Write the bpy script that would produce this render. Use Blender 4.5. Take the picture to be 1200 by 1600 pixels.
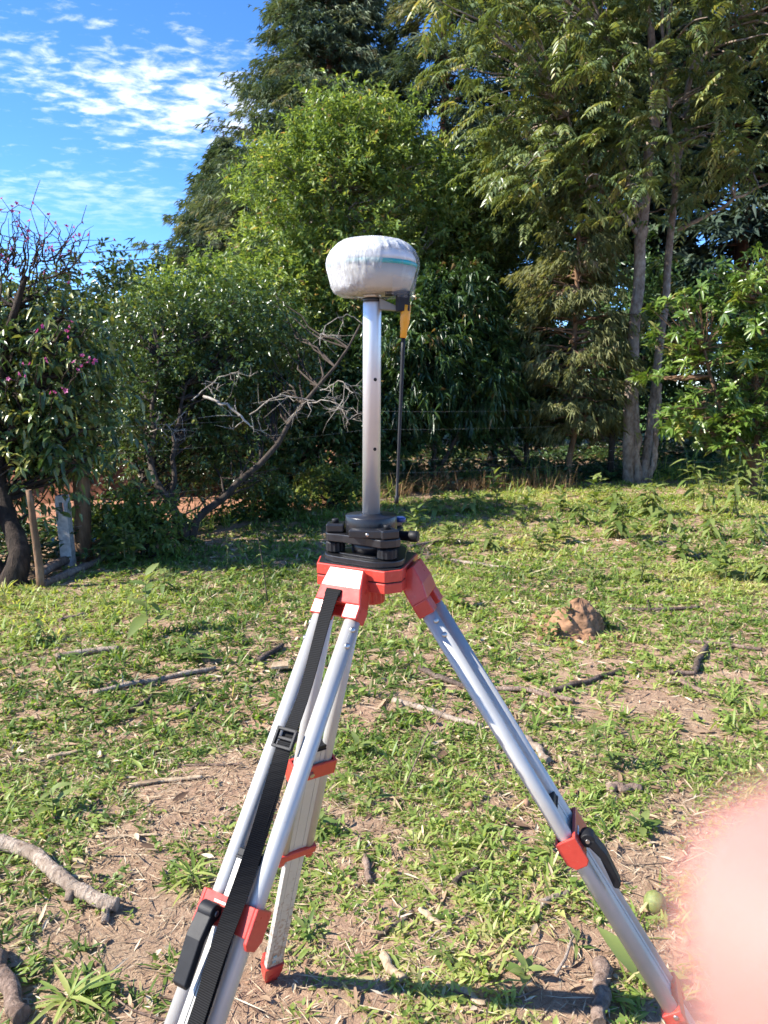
import bpy, bmesh, math, random
import numpy as np
from mathutils import Vector, Matrix

R = math.radians
sc = bpy.context.scene
for o in list(bpy.data.objects):
    bpy.data.objects.remove(o)
C = sc.collection

# ------------------------------------------------------------------ camera
CAM_H = 1.55
CLX, CLY = 4.47, 2.14
PITCH = R(9.5)
FPX = 1200.0                      # focal length in pixels of the 1200 x 1600 photograph
cd = bpy.data.cameras.new('camera')
cam = bpy.data.objects.new('camera', cd)
C.objects.link(cam)
cam.location = (0, 0, CAM_H)
cam.rotation_euler = (R(90) - PITCH, 0, 0)
cd.sensor_fit = 'VERTICAL'
cd.sensor_height = 8.0
cd.sensor_width = 6.0
cd.lens = 6.0
cd.clip_start = 0.004
cd.clip_end = 3000
cd.dof.use_dof = True
cd.dof.focus_distance = 1.9
cd.dof.aperture_fstop = 2.3
sc.camera = cam

# ------------------------------------------------------------------ light
SHX, SHY = 1.20, 0.16             # shadow offset on the ground for one metre of height
SUN_EL = math.atan(1.0 / math.hypot(SHX, SHY))
SUN_ROT = math.atan2(-SHX, -SHY)  # from +Y towards +X
world = bpy.data.worlds.new('World')
sc.world = world
world.use_nodes = True
wn = world.node_tree
for n in list(wn.nodes):
    wn.nodes.remove(n)


def wnode(t, **kw):
    n = wn.nodes.new(t)
    for k, v in kw.items():
        setattr(n, k, v)
    return n


wout = wnode('ShaderNodeOutputWorld')
wbg = wnode('ShaderNodeBackground')
wbg.inputs['Strength'].default_value = 0.13
sky = wnode('ShaderNodeTexSky')
sky.sky_type = 'NISHITA'
sky.sun_disc = False
sky.sun_elevation = SUN_EL
sky.sun_rotation = SUN_ROT % (2 * math.pi)
sky.altitude = 2600
sky.air_density = 0.85
sky.dust_density = 0.0
sky.ozone_density = 5.0
# thin high cloud, laid on a flat layer overhead
tc = wnode('ShaderNodeTexCoord')
sep = wnode('ShaderNodeSeparateXYZ')
wn.links.new(tc.outputs['Generated'], sep.inputs[0])
zc = wnode('ShaderNodeMath', operation='MAXIMUM')
zc.inputs[1].default_value = 0.03
wn.links.new(sep.outputs['Z'], zc.inputs[0])
zadd = wnode('ShaderNodeMath', operation='ADD')
zadd.inputs[1].default_value = 0.06
wn.links.new(zc.outputs[0], zadd.inputs[0])
dx = wnode('ShaderNodeMath', operation='DIVIDE')
dy = wnode('ShaderNodeMath', operation='DIVIDE')
wn.links.new(sep.outputs['X'], dx.inputs[0]); wn.links.new(zadd.outputs[0], dx.inputs[1])
wn.links.new(sep.outputs['Y'], dy.inputs[0]); wn.links.new(zadd.outputs[0], dy.inputs[1])
comb = wnode('ShaderNodeCombineXYZ')
wn.links.new(dx.outputs[0], comb.inputs[0]); wn.links.new(dy.outputs[0], comb.inputs[1])
cmap = wnode('ShaderNodeMapping')
cmap.inputs['Rotation'].default_value = (0, 0, R(-25))
cmap.inputs['Location'].default_value = (CLX, CLY, 0)
cmap.inputs['Scale'].default_value = (0.8, 1.0, 1.0)
wn.links.new(comb.outputs[0], cmap.inputs[0])
cbig = wnode('ShaderNodeTexNoise')
cbig.inputs['Scale'].default_value = 0.7
cbig.inputs['Detail'].default_value = 2
cfin = wnode('ShaderNodeTexNoise')
cfin.inputs['Scale'].default_value = 13.0
cfin.inputs['Detail'].default_value = 6
cfin.inputs['Roughness'].default_value = 0.6
cfin.inputs['Distortion'].default_value = 0.25
for n in (cbig, cfin):
    wn.links.new(cmap.outputs[0], n.inputs['Vector'])
rbig = wnode('ShaderNodeMapRange', clamp=True)
rbig.inputs['From Min'].default_value = 0.46
rbig.inputs['From Max'].default_value = 0.66
rbig.inputs['To Min'].default_value = -0.17
rbig.inputs['To Max'].default_value = 0.11
wn.links.new(cbig.outputs['Fac'], rbig.inputs['Value'])
cadd = wnode('ShaderNodeMath', operation='ADD')
wn.links.new(rbig.outputs[0], cadd.inputs[0]); wn.links.new(cfin.outputs['Fac'], cadd.inputs[1])
rfin = wnode('ShaderNodeMapRange', clamp=True)
rfin.interpolation_type = 'SMOOTHSTEP'
rfin.inputs['From Min'].default_value = 0.44
rfin.inputs['From Max'].default_value = 0.78
rfin.inputs['To Max'].default_value = 0.8
wn.links.new(cadd.outputs[0], rfin.inputs['Value'])
cmix = wnode('ShaderNodeMix', data_type='RGBA')
cfade = wnode('ShaderNodeMapRange', clamp=True)
cfade.inputs['From Min'].default_value = 0.16
cfade.inputs['From Max'].default_value = 0.30
cfade.inputs['To Min'].default_value = 0.0
wn.links.new(sep.outputs['Z'], cfade.inputs['Value'])
cmul = wnode('ShaderNodeMath', operation='MULTIPLY')
wn.links.new(rfin.outputs[0], cmul.inputs[0]); wn.links.new(cfade.outputs[0], cmul.inputs[1])
wn.links.new(cmul.outputs[0], cmix.inputs['Factor'])
hs = wnode('ShaderNodeHueSaturation')
hs.inputs['Saturation'].default_value = 1.15
hs.inputs['Hue'].default_value = 0.503
hs.inputs['Value'].default_value = 1.12
wn.links.new(sky.outputs[0], hs.inputs['Color'])
wn.links.new(hs.outputs[0], cmix.inputs['A'])
cmix.inputs['B'].default_value = (5.0, 5.2, 5.5, 1)
wn.links.new(cmix.outputs['Result'], wbg.inputs['Color'])
wn.links.new(wbg.outputs[0], wout.inputs['Surface'])

sd = bpy.data.lights.new('sun', 'SUN')
sd.energy = 5.0
sd.angle = R(0.53)
sd.color = (1.0, 0.95, 0.87)
sun = bpy.data.objects.new('sun', sd)
C.objects.link(sun)
sun.rotation_euler = Vector((SHX, SHY, -1.0)).to_track_quat('-Z', 'Y').to_euler()
sun.location = (-20, 0, 20)

sc.view_settings.view_transform = 'Standard'
sc.view_settings.look = 'None'
sc.view_settings.gamma = 1
sc.view_settings.use_curve_mapping = False
sc.view_settings.exposure = 1.38
sc.cycles.max_bounces = 8
sc.cycles.diffuse_bounces = 3
sc.cycles.glossy_bounces = 3
sc.cycles.transmission_bounces = 4
sc.cycles.transparent_max_bounces = 6
sc.cycles.use_adaptive_sampling = True
sc.cycles.adaptive_threshold = 0.02
sc.cycles.caustics_reflective = False
sc.cycles.caustics_refractive = False
sc.cycles.use_denoising = True

SINP, COSP = math.sin(PITCH), math.cos(PITCH)


def ray(u, v):
    """direction seen at pixel (u, v) of the photograph, scaled to one metre forward"""
    a = (u - 600) / FPX
    b = (800 - v) / FPX
    f = COSP + SINP * b
    return a / f, (-SINP + COSP * b) / f


def at(u, v, Y):
    a, b = ray(u, v)
    return Vector((a * Y, Y, CAM_H + b * Y))


def pix(P):
    x, y, z = P[0], P[1], P[2] - CAM_H
    d = COSP * y - SINP * z
    h = SINP * y + COSP * z
    return 600 + FPX * x / d, 800 - FPX * h / d


# ground relief: nearly level, small humps
_gw = [(0.9, 0.35, 0.012, 0.4), (-0.5, 1.1, 0.012, 1.9), (2.3, 1.4, 0.008, 3.0), (-1.7, 2.9, 0.007, 5.2), (4.7, -3.1, 0.004, 0.7), (3.9, 5.3, 0.004, 2.2)]


def gz(x, y):
    z = 0.0
    for a, b, h, p in _gw:
        z = z + h * np.sin(a * x + b * y + p)
    fade = np.clip((16.0 - np.hypot(x, y)) / 6.0, 0.0, 1.0)
    return z * fade


def gp(u, v):
    """ground point under a pixel"""
    a, b = ray(u, v)
    Y = -CAM_H / b
    for _ in range(4):
        Y = (float(gz(a * Y, Y)) - CAM_H) / b
    return Vector((a * Y, Y, float(gz(a * Y, Y))))


# ------------------------------------------------------------------ mesh helpers
def tag(o, label=None, cat=None, group=None, kind=None):
    if label: o['label'] = label
    if cat: o['category'] = cat
    if group: o['group'] = group
    if kind: o['kind'] = kind
    return o


def empty(name, loc=(0, 0, 0), label=None, cat=None, group=None):
    o = bpy.data.objects.new(name, None)
    o.empty_display_size = 0.05
    C.objects.link(o)
    o.location = loc
    return tag(o, label, cat, group)


def link(name, me, parent=None, mat=None):
    o = bpy.data.objects.new(name, me)
    C.objects.link(o)
    if mat is not None and len(me.materials) == 0:
        me.materials.append(mat)
    if parent is not None:
        o.parent = parent
        o.matrix_parent_inverse = Matrix.Translation(-parent.location)
    return o


def np_mesh(name, V, F, rnd=None, smooth=False, uv=None):
    """V (n,3); F list of (m,k) int arrays; rnd per-face float attribute list matching F"""
    me = bpy.data.meshes.new(name)
    V = np.asarray(V, dtype=np.float32)
    me.vertices.add(len(V))
    me.vertices.foreach_set('co', V.ravel())
    F = [np.asarray(f, dtype=np.int32) for f in F if len(f)]
    tot = np.concatenate([np.full(len(f), f.shape[1], dtype=np.int32) for f in F])
    idx = np.concatenate([f.ravel() for f in F])
    start = np.concatenate([[0], np.cumsum(tot)[:-1]]).astype(np.int32)
    me.loops.add(len(idx))
    me.loops.foreach_set('vertex_index', idx)
    me.polygons.add(len(tot))
    me.polygons.foreach_set('loop_start', start)
    me.polygons.foreach_set('loop_total', tot)
    if smooth:
        me.polygons.foreach_set('use_smooth', np.ones(len(tot), dtype=bool))
    if rnd is not None:
        at_ = me.attributes.new('rnd', 'FLOAT', 'FACE')
        at_.data.foreach_set('value', np.concatenate([np.asarray(r, dtype=np.float32) for r in rnd]))
    me.update(calc_edges=True)
    me.validate()
    return me


class MB:
    """collects solid shapes into one mesh"""

    def __init__(self):
        self.v = []; self.f = []; self.smooth = []

    def add(self, vs, fs, smooth=False):
        b = len(self.v)
        self.v += [tuple(p) for p in vs]
        self.f += [tuple(i + b for i in f) for f in fs]
        self.smooth += [smooth] * len(fs)
        return self

    def box(self, c, sx, sy, sz, X=(1, 0, 0), Y=(0, 1, 0), Z=(0, 0, 1), taper=1.0):
        c = Vector(c); X = Vector(X); Y = Vector(Y); Z = Vector(Z)
        vs = []
        for k, t in ((-1, 1.0), (1, taper)):
            for i, j in ((-1, -1), (1, -1), (1, 1), (-1, 1)):
                vs.append(c + X * (i * sx / 2 * t) + Y * (j * sy / 2 * t) + Z * (k * sz / 2))
        return self.add(vs, [(3, 2, 1, 0), (4, 5, 6, 7), (0, 1, 5, 4), (1, 2, 6, 5), (2, 3, 7, 6), (3, 0, 4, 7)])

    def prism(self, outline, c, h, X=(1, 0, 0), Y=(0, 1, 0), Z=(0, 0, 1), top=1.0):
        c = Vector(c); X = Vector(X); Y = Vector(Y); Z = Vector(Z)
        n = len(outline)
        vs = [c + X * a + Y * b for a, b in outline] + [c + X * a * top + Y * b * top + Z * h for a, b in outline]
        fs = [tuple(range(n - 1, -1, -1)), tuple(range(n, 2 * n))]
        fs += [(i, (i + 1) % n, n + (i + 1) % n, n + i) for i in range(n)]
        return self.add(vs, fs)

    def tube(self, pts, rad, n=10, cap=True, smooth=True, squash=None):
        pts = [Vector(p) for p in pts]
        m = len(pts)
        if not hasattr(rad, '__len__'):
            rad = [rad] * m
        t0 = (pts[1] - pts[0]).normalized()
        up = Vector((0, 0, 1)) if abs(t0.z) < 0.9 else Vector((1, 0, 0))
        a = t0.cross(up).normalized()
        vs = []
        for i in range(m):
            t = (pts[min(i + 1, m - 1)] - pts[max(i - 1, 0)]).normalized()
            a = (a - t * a.dot(t)).normalized()
            b = t.cross(a)
            for k in range(n):
                w = 2 * math.pi * k / n
                vs.append(pts[i] + a * (math.cos(w) * rad[i]) + b * (math.sin(w) * rad[i]))
        fs = []
        for i in range(m - 1):
            for k in range(n):
                fs.append((i * n + k, i * n + (k + 1) % n, (i + 1) * n + (k + 1) % n, (i + 1) * n + k))
        self.add(vs, fs, smooth)
        if cap:
            b0 = len(self.v) - len(vs)
            self.f += [tuple(b0 + k for k in range(n - 1, -1, -1)), tuple(b0 + (m - 1) * n + k for k in range(n))]
            self.smooth += [False, False]
        return self

    def lathe(self, prof, c, n=48, Z=(0, 0, 1), smooth=True, closed=True, wob=None):
        c = Vector(c); Z = Vector(Z).normalized()
        X = Z.orthogonal().normalized() if abs(Z.z) < 0.999 else Vector((1, 0, 0))
        Y = Z.cross(X)
        vs = []
        for j, (r, h) in enumerate(prof):
            for k in range(n):
                w = 2 * math.pi * k / n
                rr = r + (wob(w, j) if wob else 0)
                vs.append(c + X * (rr * math.cos(w)) + Y * (rr * math.sin(w)) + Z * h)
        fs = []
        for i in range(len(prof) - 1):
            for k in range(n):
                fs.append((i * n + k, i * n + (k + 1) % n, (i + 1) * n + (k + 1) % n, (i + 1) * n + k))
        self.add(vs, fs, smooth)
        if closed:
            b0 = len(self.v) - len(vs); m = len(prof)
            self.f += [tuple(b0 + k for k in range(n - 1, -1, -1)), tuple(b0 + (m - 1) * n + k for k in range(n))]
            self.smooth += [False, False]
        return self

    def build(self, name, mat, parent=None, bevel=0.0, seg=2):
        me = bpy.data.meshes.new(name)
        me.from_pydata(self.v, [], self.f)
        me.polygons.foreach_set('use_smooth', self.smooth)
        me.update()
        o = link(name, me, parent, mat)
        if bevel:
            b = o.modifiers.new('bevel', 'BEVEL')
            b.width = bevel; b.segments = seg; b.limit_method = 'ANGLE'; b.angle_limit = R(40)
            b.harden_normals = False
        return o


# ------------------------------------------------------------------ materials
def mat_new(name):
    m = bpy.data.materials.new(name)
    m.use_nodes = True
    nt = m.node_tree
    p = nt.nodes['Principled BSDF']
    return m, nt, p


def N(nt, t, **kw):
    n = nt.nodes.new(t)
    for k, v in kw.items():
        setattr(n, k, v)
    return n


def noise(nt, scale, detail=4, rough=0.55, vec=None, dist=0.0):
    n = N(nt, 'ShaderNodeTexNoise')
    n.inputs['Scale'].default_value = scale
    n.inputs['Detail'].default_value = detail
    n.inputs['Roughness'].default_value = rough
    n.inputs['Distortion'].default_value = dist
    if vec is not None:
        nt.links.new(vec, n.inputs['Vector'])
    return n


def ramp(nt, src, stops):
    r = N(nt, 'ShaderNodeValToRGB')
    el = r.color_ramp.elements
    while len(el) > 1:
        el.remove(el[-1])
    el[0].position = stops[0][0]; el[0].color = (*stops[0][1], 1)
    for p, c in stops[1:]:
        e = el.new(p); e.color = (*c, 1)
    nt.links.new(src, r.inputs['Fac'])
    return r


def bump(nt, p, src, strength=0.3, dist=0.01, prev=None):
    b = N(nt, 'ShaderNodeBump')
    b.inputs['Strength'].default_value = strength
    b.inputs['Distance'].default_value = dist
    nt.links.new(src, b.inputs['Height'])
    if prev is not None:
        nt.links.new(prev.outputs[0], b.inputs['Normal'])
    nt.links.new(b.outputs[0], p.inputs['Normal'])
    return b


def objvec(nt):
    return N(nt, 'ShaderNodeTexCoord').outputs['Object']


def m_solid(name, col, rough=0.4, metal=0.0, var=0.12, nscale=40, bmp=0.0, bscale=300, spec=0.5, coat=0.0):
    m, nt, p = mat_new(name)
    v = objvec(nt)
    n = noise(nt, nscale, 5, 0.6, v)
    lo = tuple(c * (1 - var) for c in col); hi = tuple(min(1, c * (1 + var)) for c in col)
    r = ramp(nt, n.outputs['Fac'], [(0.3, lo), (0.7, hi)])
    nt.links.new(r.outputs[0], p.inputs['Base Color'])
    rr = N(nt, 'ShaderNodeMapRange')
    rr.inputs['To Min'].default_value = max(0.02, rough - 0.08); rr.inputs['To Max'].default_value = rough + 0.08
    nt.links.new(n.outputs['Fac'], rr.inputs['Value'])
    nt.links.new(rr.outputs[0], p.inputs['Roughness'])
    p.inputs['Metallic'].default_value = metal
    p.inputs['Specular IOR Level'].default_value = spec
    p.inputs['Coat Weight'].default_value = coat
    if bmp:
        bump(nt, p, noise(nt, bscale, 4, 0.6, v).outputs['Fac'], bmp, 0.002)
    return m


def m_leaf(name, stops, rough=0.42, trans=0.35, tcol=None, spec=0.4):
    """leaf: colour picked leaf by leaf from the stops, thin and partly translucent"""
    m, nt, p = mat_new(name)
    a = N(nt, 'ShaderNodeAttribute', attribute_name='rnd')
    r = ramp(nt, a.outputs['Fac'], stops)
    nt.links.new(r.outputs[0], p.inputs['Base Color'])
    p.inputs['Roughness'].default_value = rough
    p.inputs['Specular IOR Level'].default_value = spec
    t = N(nt, 'ShaderNodeBsdfTranslucent')
    mx = N(nt, 'ShaderNodeMix', data_type='RGBA', blend_type='MULTIPLY')
    mx.inputs['Factor'].default_value = 1.0
    nt.links.new(r.outputs[0], mx.inputs['A'])
    mx.inputs['B'].default_value = (*(tcol or (1.35, 1.3, 0.55)), 1)
    nt.links.new(mx.outputs['Result'], t.inputs['Color'])
    ms = N(nt, 'ShaderNodeMixShader')
    ms.inputs[0].default_value = trans
    nt.links.new(p.outputs[0], ms.inputs[1]); nt.links.new(t.outputs[0], ms.inputs[2])
    nt.links.new(ms.outputs[0], nt.nodes['Material Output'].inputs['Surface'])
    return m


def m_bark(name, c0, c1, c2, scale=14, bmp=0.6, stretch=0.25):
    m, nt, p = mat_new(name)
    v = objvec(nt)
    mp = N(nt, 'ShaderNodeMapping')
    mp.inputs['Scale'].default_value = (1, 1, stretch)
    nt.links.new(v, mp.inputs[0])
    n = noise(nt, scale, 8, 0.65, mp.outputs[0], 0.4)
    n2 = noise(nt, scale * 0.18, 3, 0.5, v)
    r = ramp(nt, n.outputs['Fac'], [(0.3, c0), (0.52, c1), (0.75, c2)])
    mx = N(nt, 'ShaderNodeMix', data_type='RGBA', blend_type='MULTIPLY')
    mx.inputs['Factor'].default_value = 0.8
    r2 = ramp(nt, n2.outputs['Fac'], [(0.35, (0.62, 0.58, 0.55)), (0.65, (1.1, 1.1, 1.1))])
    nt.links.new(r.outputs[0], mx.inputs['A']); nt.links.new(r2.outputs[0], mx.inputs['B'])
    nt.links.new(mx.outputs['Result'], p.inputs['Base Color'])
    p.inputs['Roughness'].default_value = 0.85
    p.inputs['Specular IOR Level'].default_value = 0.2
    bump(nt, p, n.outputs['Fac'], bmp, 0.02)
    return m
# ------------------------------------------------------------------ ground
rng = np.random.default_rng(7)

# the near edge of the trees, where the mown field stops (x, y)
EDGE = [(-9.0, 3.2), (-2.95, 5.75), (-2.3, 6.8), (-2.0, 7.3), (-1.4, 8.6), (-0.9, 9.5), (-0.3, 10.0), (0.9, 10.8), (3.95, 11.8), (6.1, 12.2), (12.0, 12.8)]
_ex = np.array([e[0] for e in EDGE]); _ey = np.array([e[1] for e in EDGE])


def edge_y(x):
    return np.interp(x, _ex, _ey)


def m_ground():
    m, nt, p = mat_new('field_soil')
    v = objvec(nt)
    n1 = noise(nt, 1.3, 6, 0.6, v)
    n2 = noise(nt, 26, 8, 0.7, v, 0.6)
    n3 = noise(nt, 140, 5, 0.7, v)
    soil = ramp(nt, n2.outputs['Fac'], [(0.25, (0.14, 0.075, 0.048)), (0.5, (0.33, 0.195, 0.13)), (0.72, (0.48, 0.335, 0.225))])
    straw = ramp(nt, n3.outputs['Fac'], [(0.3, (0.20, 0.13, 0.075)), (0.7, (0.52, 0.40, 0.26))])
    mx = N(nt, 'ShaderNodeMix', data_type='RGBA')
    fac = ramp(nt, n1.outputs['Fac'], [(0.35, (0.15, 0.15, 0.15)), (0.65, (0.7, 0.7, 0.7))])
    nt.links.new(fac.outputs[0], mx.inputs['Factor'])
    nt.links.new(soil.outputs[0], mx.inputs['A']); nt.links.new(straw.outputs[0], mx.inputs['B'])
    # pasture far beyond the trees
    sp = N(nt, 'ShaderNodeSeparateXYZ'); nt.links.new(v, sp.inputs[0])
    mr = N(nt, 'ShaderNodeMapRange', clamp=True)
    mr.inputs['From Min'].default_value = 17; mr.inputs['From Max'].default_value = 26
    nt.links.new(sp.outputs['Y'], mr.inputs['Value'])
    g = ramp(nt, n2.outputs['Fac'], [(0.3, (0.06, 0.13, 0.02)), (0.7, (0.14, 0.22, 0.045))])
    mx2 = N(nt, 'ShaderNodeMix', data_type='RGBA')
    nt.links.new(mr.outputs[0], mx2.inputs['Factor'])
    nt.links.new(mx.outputs['Result'], mx2.inputs['A']); nt.links.new(g.outputs[0], mx2.inputs['B'])
    nt.links.new(mx2.outputs['Result'], p.inputs['Base Color'])
    p.inputs['Roughness'].default_value = 0.95
    p.inputs['Specular IOR Level'].default_value = 0.15
    b1 = bump(nt, p, n2.outputs['Fac'], 0.9, 0.02)
    bump(nt, p, n3.outputs['Fac'], 0.7, 0.006, b1)
    return m


def ground():
    n = 200
    xi = np.linspace(-1, 1, n)
    xs = 0.55 * np.sinh(7.2 * xi)
    ys = 3.0 + 0.55 * np.sinh(7.2 * xi)
    X, Y = np.meshgrid(xs, ys)
    Z = gz(X, Y)
    fine = np.exp(-((X / 4) ** 2 + ((Y - 3) / 4) ** 2))
    Z = Z + rng.normal(0, 0.0035, Z.shape) * fine
    V = np.stack([X, Y, Z], -1).reshape(-1, 3)
    i = np.arange(n * n).reshape(n, n)
    F = np.stack([i[:-1, :-1], i[:-1, 1:], i[1:, 1:], i[1:, :-1]], -1).reshape(-1, 4)
    o = link('ground', np_mesh('ground', V, [F], smooth=True), None, m_ground())
    tag(o, 'dry reddish field soil with straw between the grass', kind='structure')


ground()

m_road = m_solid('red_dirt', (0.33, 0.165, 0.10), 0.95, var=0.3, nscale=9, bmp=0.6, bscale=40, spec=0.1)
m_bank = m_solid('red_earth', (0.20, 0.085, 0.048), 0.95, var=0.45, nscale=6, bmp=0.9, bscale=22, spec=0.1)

ROAD = [(-30, 7.2), (-9, 8.2), (-4.2, 8.75), (-2.0, 9.45), (-0.95, 10.5), (-0.55, 12.5), (-0.8, 16.0), (-1.0, 26)]


def road():
    pts = np.array(ROAD); t = np.linspace(0, len(pts) - 1, 90)
    k = np.arange(len(pts))
    cx = np.interp(t, k, pts[:, 0]); cy = np.interp(t, k, pts[:, 1])
    for _ in range(6):
        cx[1:-1] = (cx[:-2] + 2 * cx[1:-1] + cx[2:]) / 4; cy[1:-1] = (cy[:-2] + 2 * cy[1:-1] + cy[2:]) / 4
    tx = np.gradient(cx); ty = np.gradient(cy); L = np.hypot(tx, ty)
    nx, ny = -ty / L, tx / L
    w = np.linspace(-0.85, 0.95, 13)
    X = cx[:, None] + nx[:, None] * w; Y = cy[:, None] + ny[:, None] * w
    rut = -0.025 * np.exp(-((np.abs(w) - 0.5) / 0.13) ** 2)
    Z = gz(X, Y) + 0.035 + rut[None, :] + rng.normal(0, 0.006, X.shape)
    Z[:, 0] -= 0.05; Z[:, -1] -= 0.05
    V = np.stack([X, Y, Z], -1).reshape(-1, 3)
    a, b = X.shape
    i = np.arange(a * b).reshape(a, b)
    F = np.stack([i[:-1, :-1], i[1:, :-1], i[1:, 1:], i[:-1, 1:]], -1).reshape(-1, 4)
    tag(link('dirt_road', np_mesh('dirt_road', V, [F], smooth=True), None, m_road),
        'red dirt road behind the left bushes', kind='structure')
    # cut earth bank along the far side
    sel = slice(6, 80)
    s = np.linspace(0, 1, 15)
    h = 0.95 * np.interp(np.arange(90), [0, 20, 34, 42, 60, 90], [0.35, 0.35, 0.75, 1.0, 1.0, 0.6])
    off = 0.9 + 1.6 * np.clip((s - 0.0) / 1.0, 0, 1) ** 1.0 * 1.3
    prof_h = np.clip(np.interp(s, [0, 0.08, 0.22, 0.36, 0.6, 1], [-0.1, 0.16, 0.72, 1.0, 1.02, 0.9]), -1, 2)
    off = np.interp(s, [0, 0.08, 0.22, 0.36, 0.6, 1], [0.85, 1.0, 1.15, 1.45, 3, 5])
    X = cx[:, None] + nx[:, None] * off; Y = cy[:, None] + ny[:, None] * off
    Z = h[:, None] * prof_h + 0
    jit = rng.normal(0, 0.05, X.shape)
    X = X + nx[:, None] * jit; Y = Y + ny[:, None] * jit; Z = Z + rng.normal(0, 0.025, Z.shape)
    X, Y, Z = X[sel], Y[sel], Z[sel]
    Z[:, -1] = -0.1; Z[:, 0] = -0.05
    V = np.stack([X, Y, Z], -1).reshape(-1, 3)
    a, b = X.shape
    i = np.arange(a * b).reshape(a, b)
    F = np.stack([i[:-1, :-1], i[1:, :-1], i[1:, 1:], i[:-1, 1:]], -1).reshape(-1, 4)
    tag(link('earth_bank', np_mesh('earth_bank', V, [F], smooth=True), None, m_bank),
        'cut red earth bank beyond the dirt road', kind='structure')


road()
# ------------------------------------------------------------------ survey tripod, tribrach, pole, receiver
def m_alu(name, col=(0.78, 0.78, 0.79), rough=0.36, metal=0.72):
    m, nt, p = mat_new(name)
    v = objvec(nt)
    mp = N(nt, 'ShaderNodeMapping'); mp.inputs['Scale'].default_value = (1, 1, 0.08)
    nt.links.new(v, mp.inputs[0])
    n = noise(nt, 420, 3, 0.6, mp.outputs[0])
    n2 = noise(nt, 12, 5, 0.6, v)
    r = ramp(nt, n2.outputs['Fac'], [(0.3, tuple(c * 0.86 for c in col)), (0.7, col)])
    # scratches and dried soil splashes that thin out upwards
    n3 = noise(nt, 90, 6, 0.7, v)
    sp = N(nt, 'ShaderNodeSeparateXYZ'); nt.links.new(v, sp.inputs[0])
    low = N(nt, 'ShaderNodeMapRange', clamp=True)
    low.inputs['From Min'].default_value = 0.0; low.inputs['From Max'].default_value = 0.55
    low.inputs['To Min'].default_value = 0.26; low.inputs['To Max'].default_value = 0.0
    nt.links.new(sp.outputs['Z'], low.inputs['Value'])
    ad = N(nt, 'ShaderNodeMath', operation='ADD')
    nt.links.new(n3.outputs['Fac'], ad.inputs[0]); nt.links.new(low.outputs[0], ad.inputs[1])
    dm = ramp(nt, ad.outputs[0], [(0.66, (0, 0, 0)), (0.78, (0.75, 0.75, 0.75))])
    mxd = N(nt, 'ShaderNodeMix', data_type='RGBA')
    nt.links.new(dm.outputs[0], mxd.inputs['Factor'])
    nt.links.new(r.outputs[0], mxd.inputs['A']); mxd.inputs['B'].default_value = (0.30, 0.19, 0.12, 1)
    nt.links.new(mxd.outputs['Result'], p.inputs['Base Color'])
    p.inputs['Metallic'].default_value = metal
    mr = N(nt, 'ShaderNodeMapRange')
    mr.inputs['To Min'].default_value = rough - 0.07; mr.inputs['To Max'].default_value = rough + 0.1
    nt.links.new(n.outputs['Fac'], mr.inputs['Value'])
    nt.links.new(mr.outputs[0], p.inputs['Roughness'])
    bump(nt, p, n.outputs['Fac'], 0.06, 0.0005)
    return m


M_alu = m_alu('anodised_tube', (0.50, 0.49, 0.46), 0.46, 0.35)
M_panel = m_alu('aluminium_panel', (0.56, 0.54, 0.49), 0.5, 0.3)
M_pole = m_alu('pole_aluminium', (0.66, 0.66, 0.67), 0.36, 0.6)
def m_redp():
    m, nt, p = mat_new('red_plastic')
    v = objvec(nt)
    n = noise(nt, 45, 6, 0.65, v); n2 = noise(nt, 260, 4, 0.7, v)
    r = ramp(nt, n.outputs['Fac'], [(0.3, (0.45, 0.042, 0.028)), (0.7, (0.54, 0.058, 0.038))])
    dm = ramp(nt, n2.outputs['Fac'], [(0.60, (0, 0, 0)), (0.74, (0.55, 0.55, 0.55))])
    dk = N(nt, 'ShaderNodeMix', data_type='RGBA')
    nt.links.new(dm.outputs[0], dk.inputs['Factor']); nt.links.new(r.outputs[0], dk.inputs['A']); dk.inputs['B'].default_value = (0.46, 0.20, 0.14, 1)
    nt.links.new(dk.outputs['Result'], p.inputs['Base Color'])
    rr = N(nt, 'ShaderNodeMapRange'); rr.inputs['To Min'].default_value = 0.2; rr.inputs['To Max'].default_value = 0.42
    nt.links.new(n.outputs['Fac'], rr.inputs['Value']); nt.links.new(rr.outputs[0], p.inputs['Roughness'])
    bump(nt, p, n2.outputs['Fac'], 0.08, 0.001)
    return m


M_red = m_redp()
M_black = m_solid('black_plastic', (0.010, 0.010, 0.011), 0.55, var=0.3, nscale=50, bmp=0.15, bscale=1400, spec=0.3)
M_blackm = m_solid('black_anodised', (0.014, 0.014, 0.016), 0.32, var=0.25, nscale=60, bmp=0.06, bscale=1500)
M_steel = m_solid('steel', (0.45, 0.44, 0.42), 0.35, metal=1.0)
M_yellow = m_solid('yellow_plastic', (0.72, 0.30, 0.012), 0.42, var=0.08)
M_teal = m_solid('teal_band', (0.01, 0.30, 0.30), 0.35)
M_shell = m_solid('receiver_shell', (0.42, 0.385, 0.32), 0.45, var=0.06)
M_shell_top = m_solid('receiver_dome', (0.66, 0.66, 0.66), 0.4, var=0.04)
M_blue = m_solid('blue_level', (0.03, 0.06, 0.2), 0.3)


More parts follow.
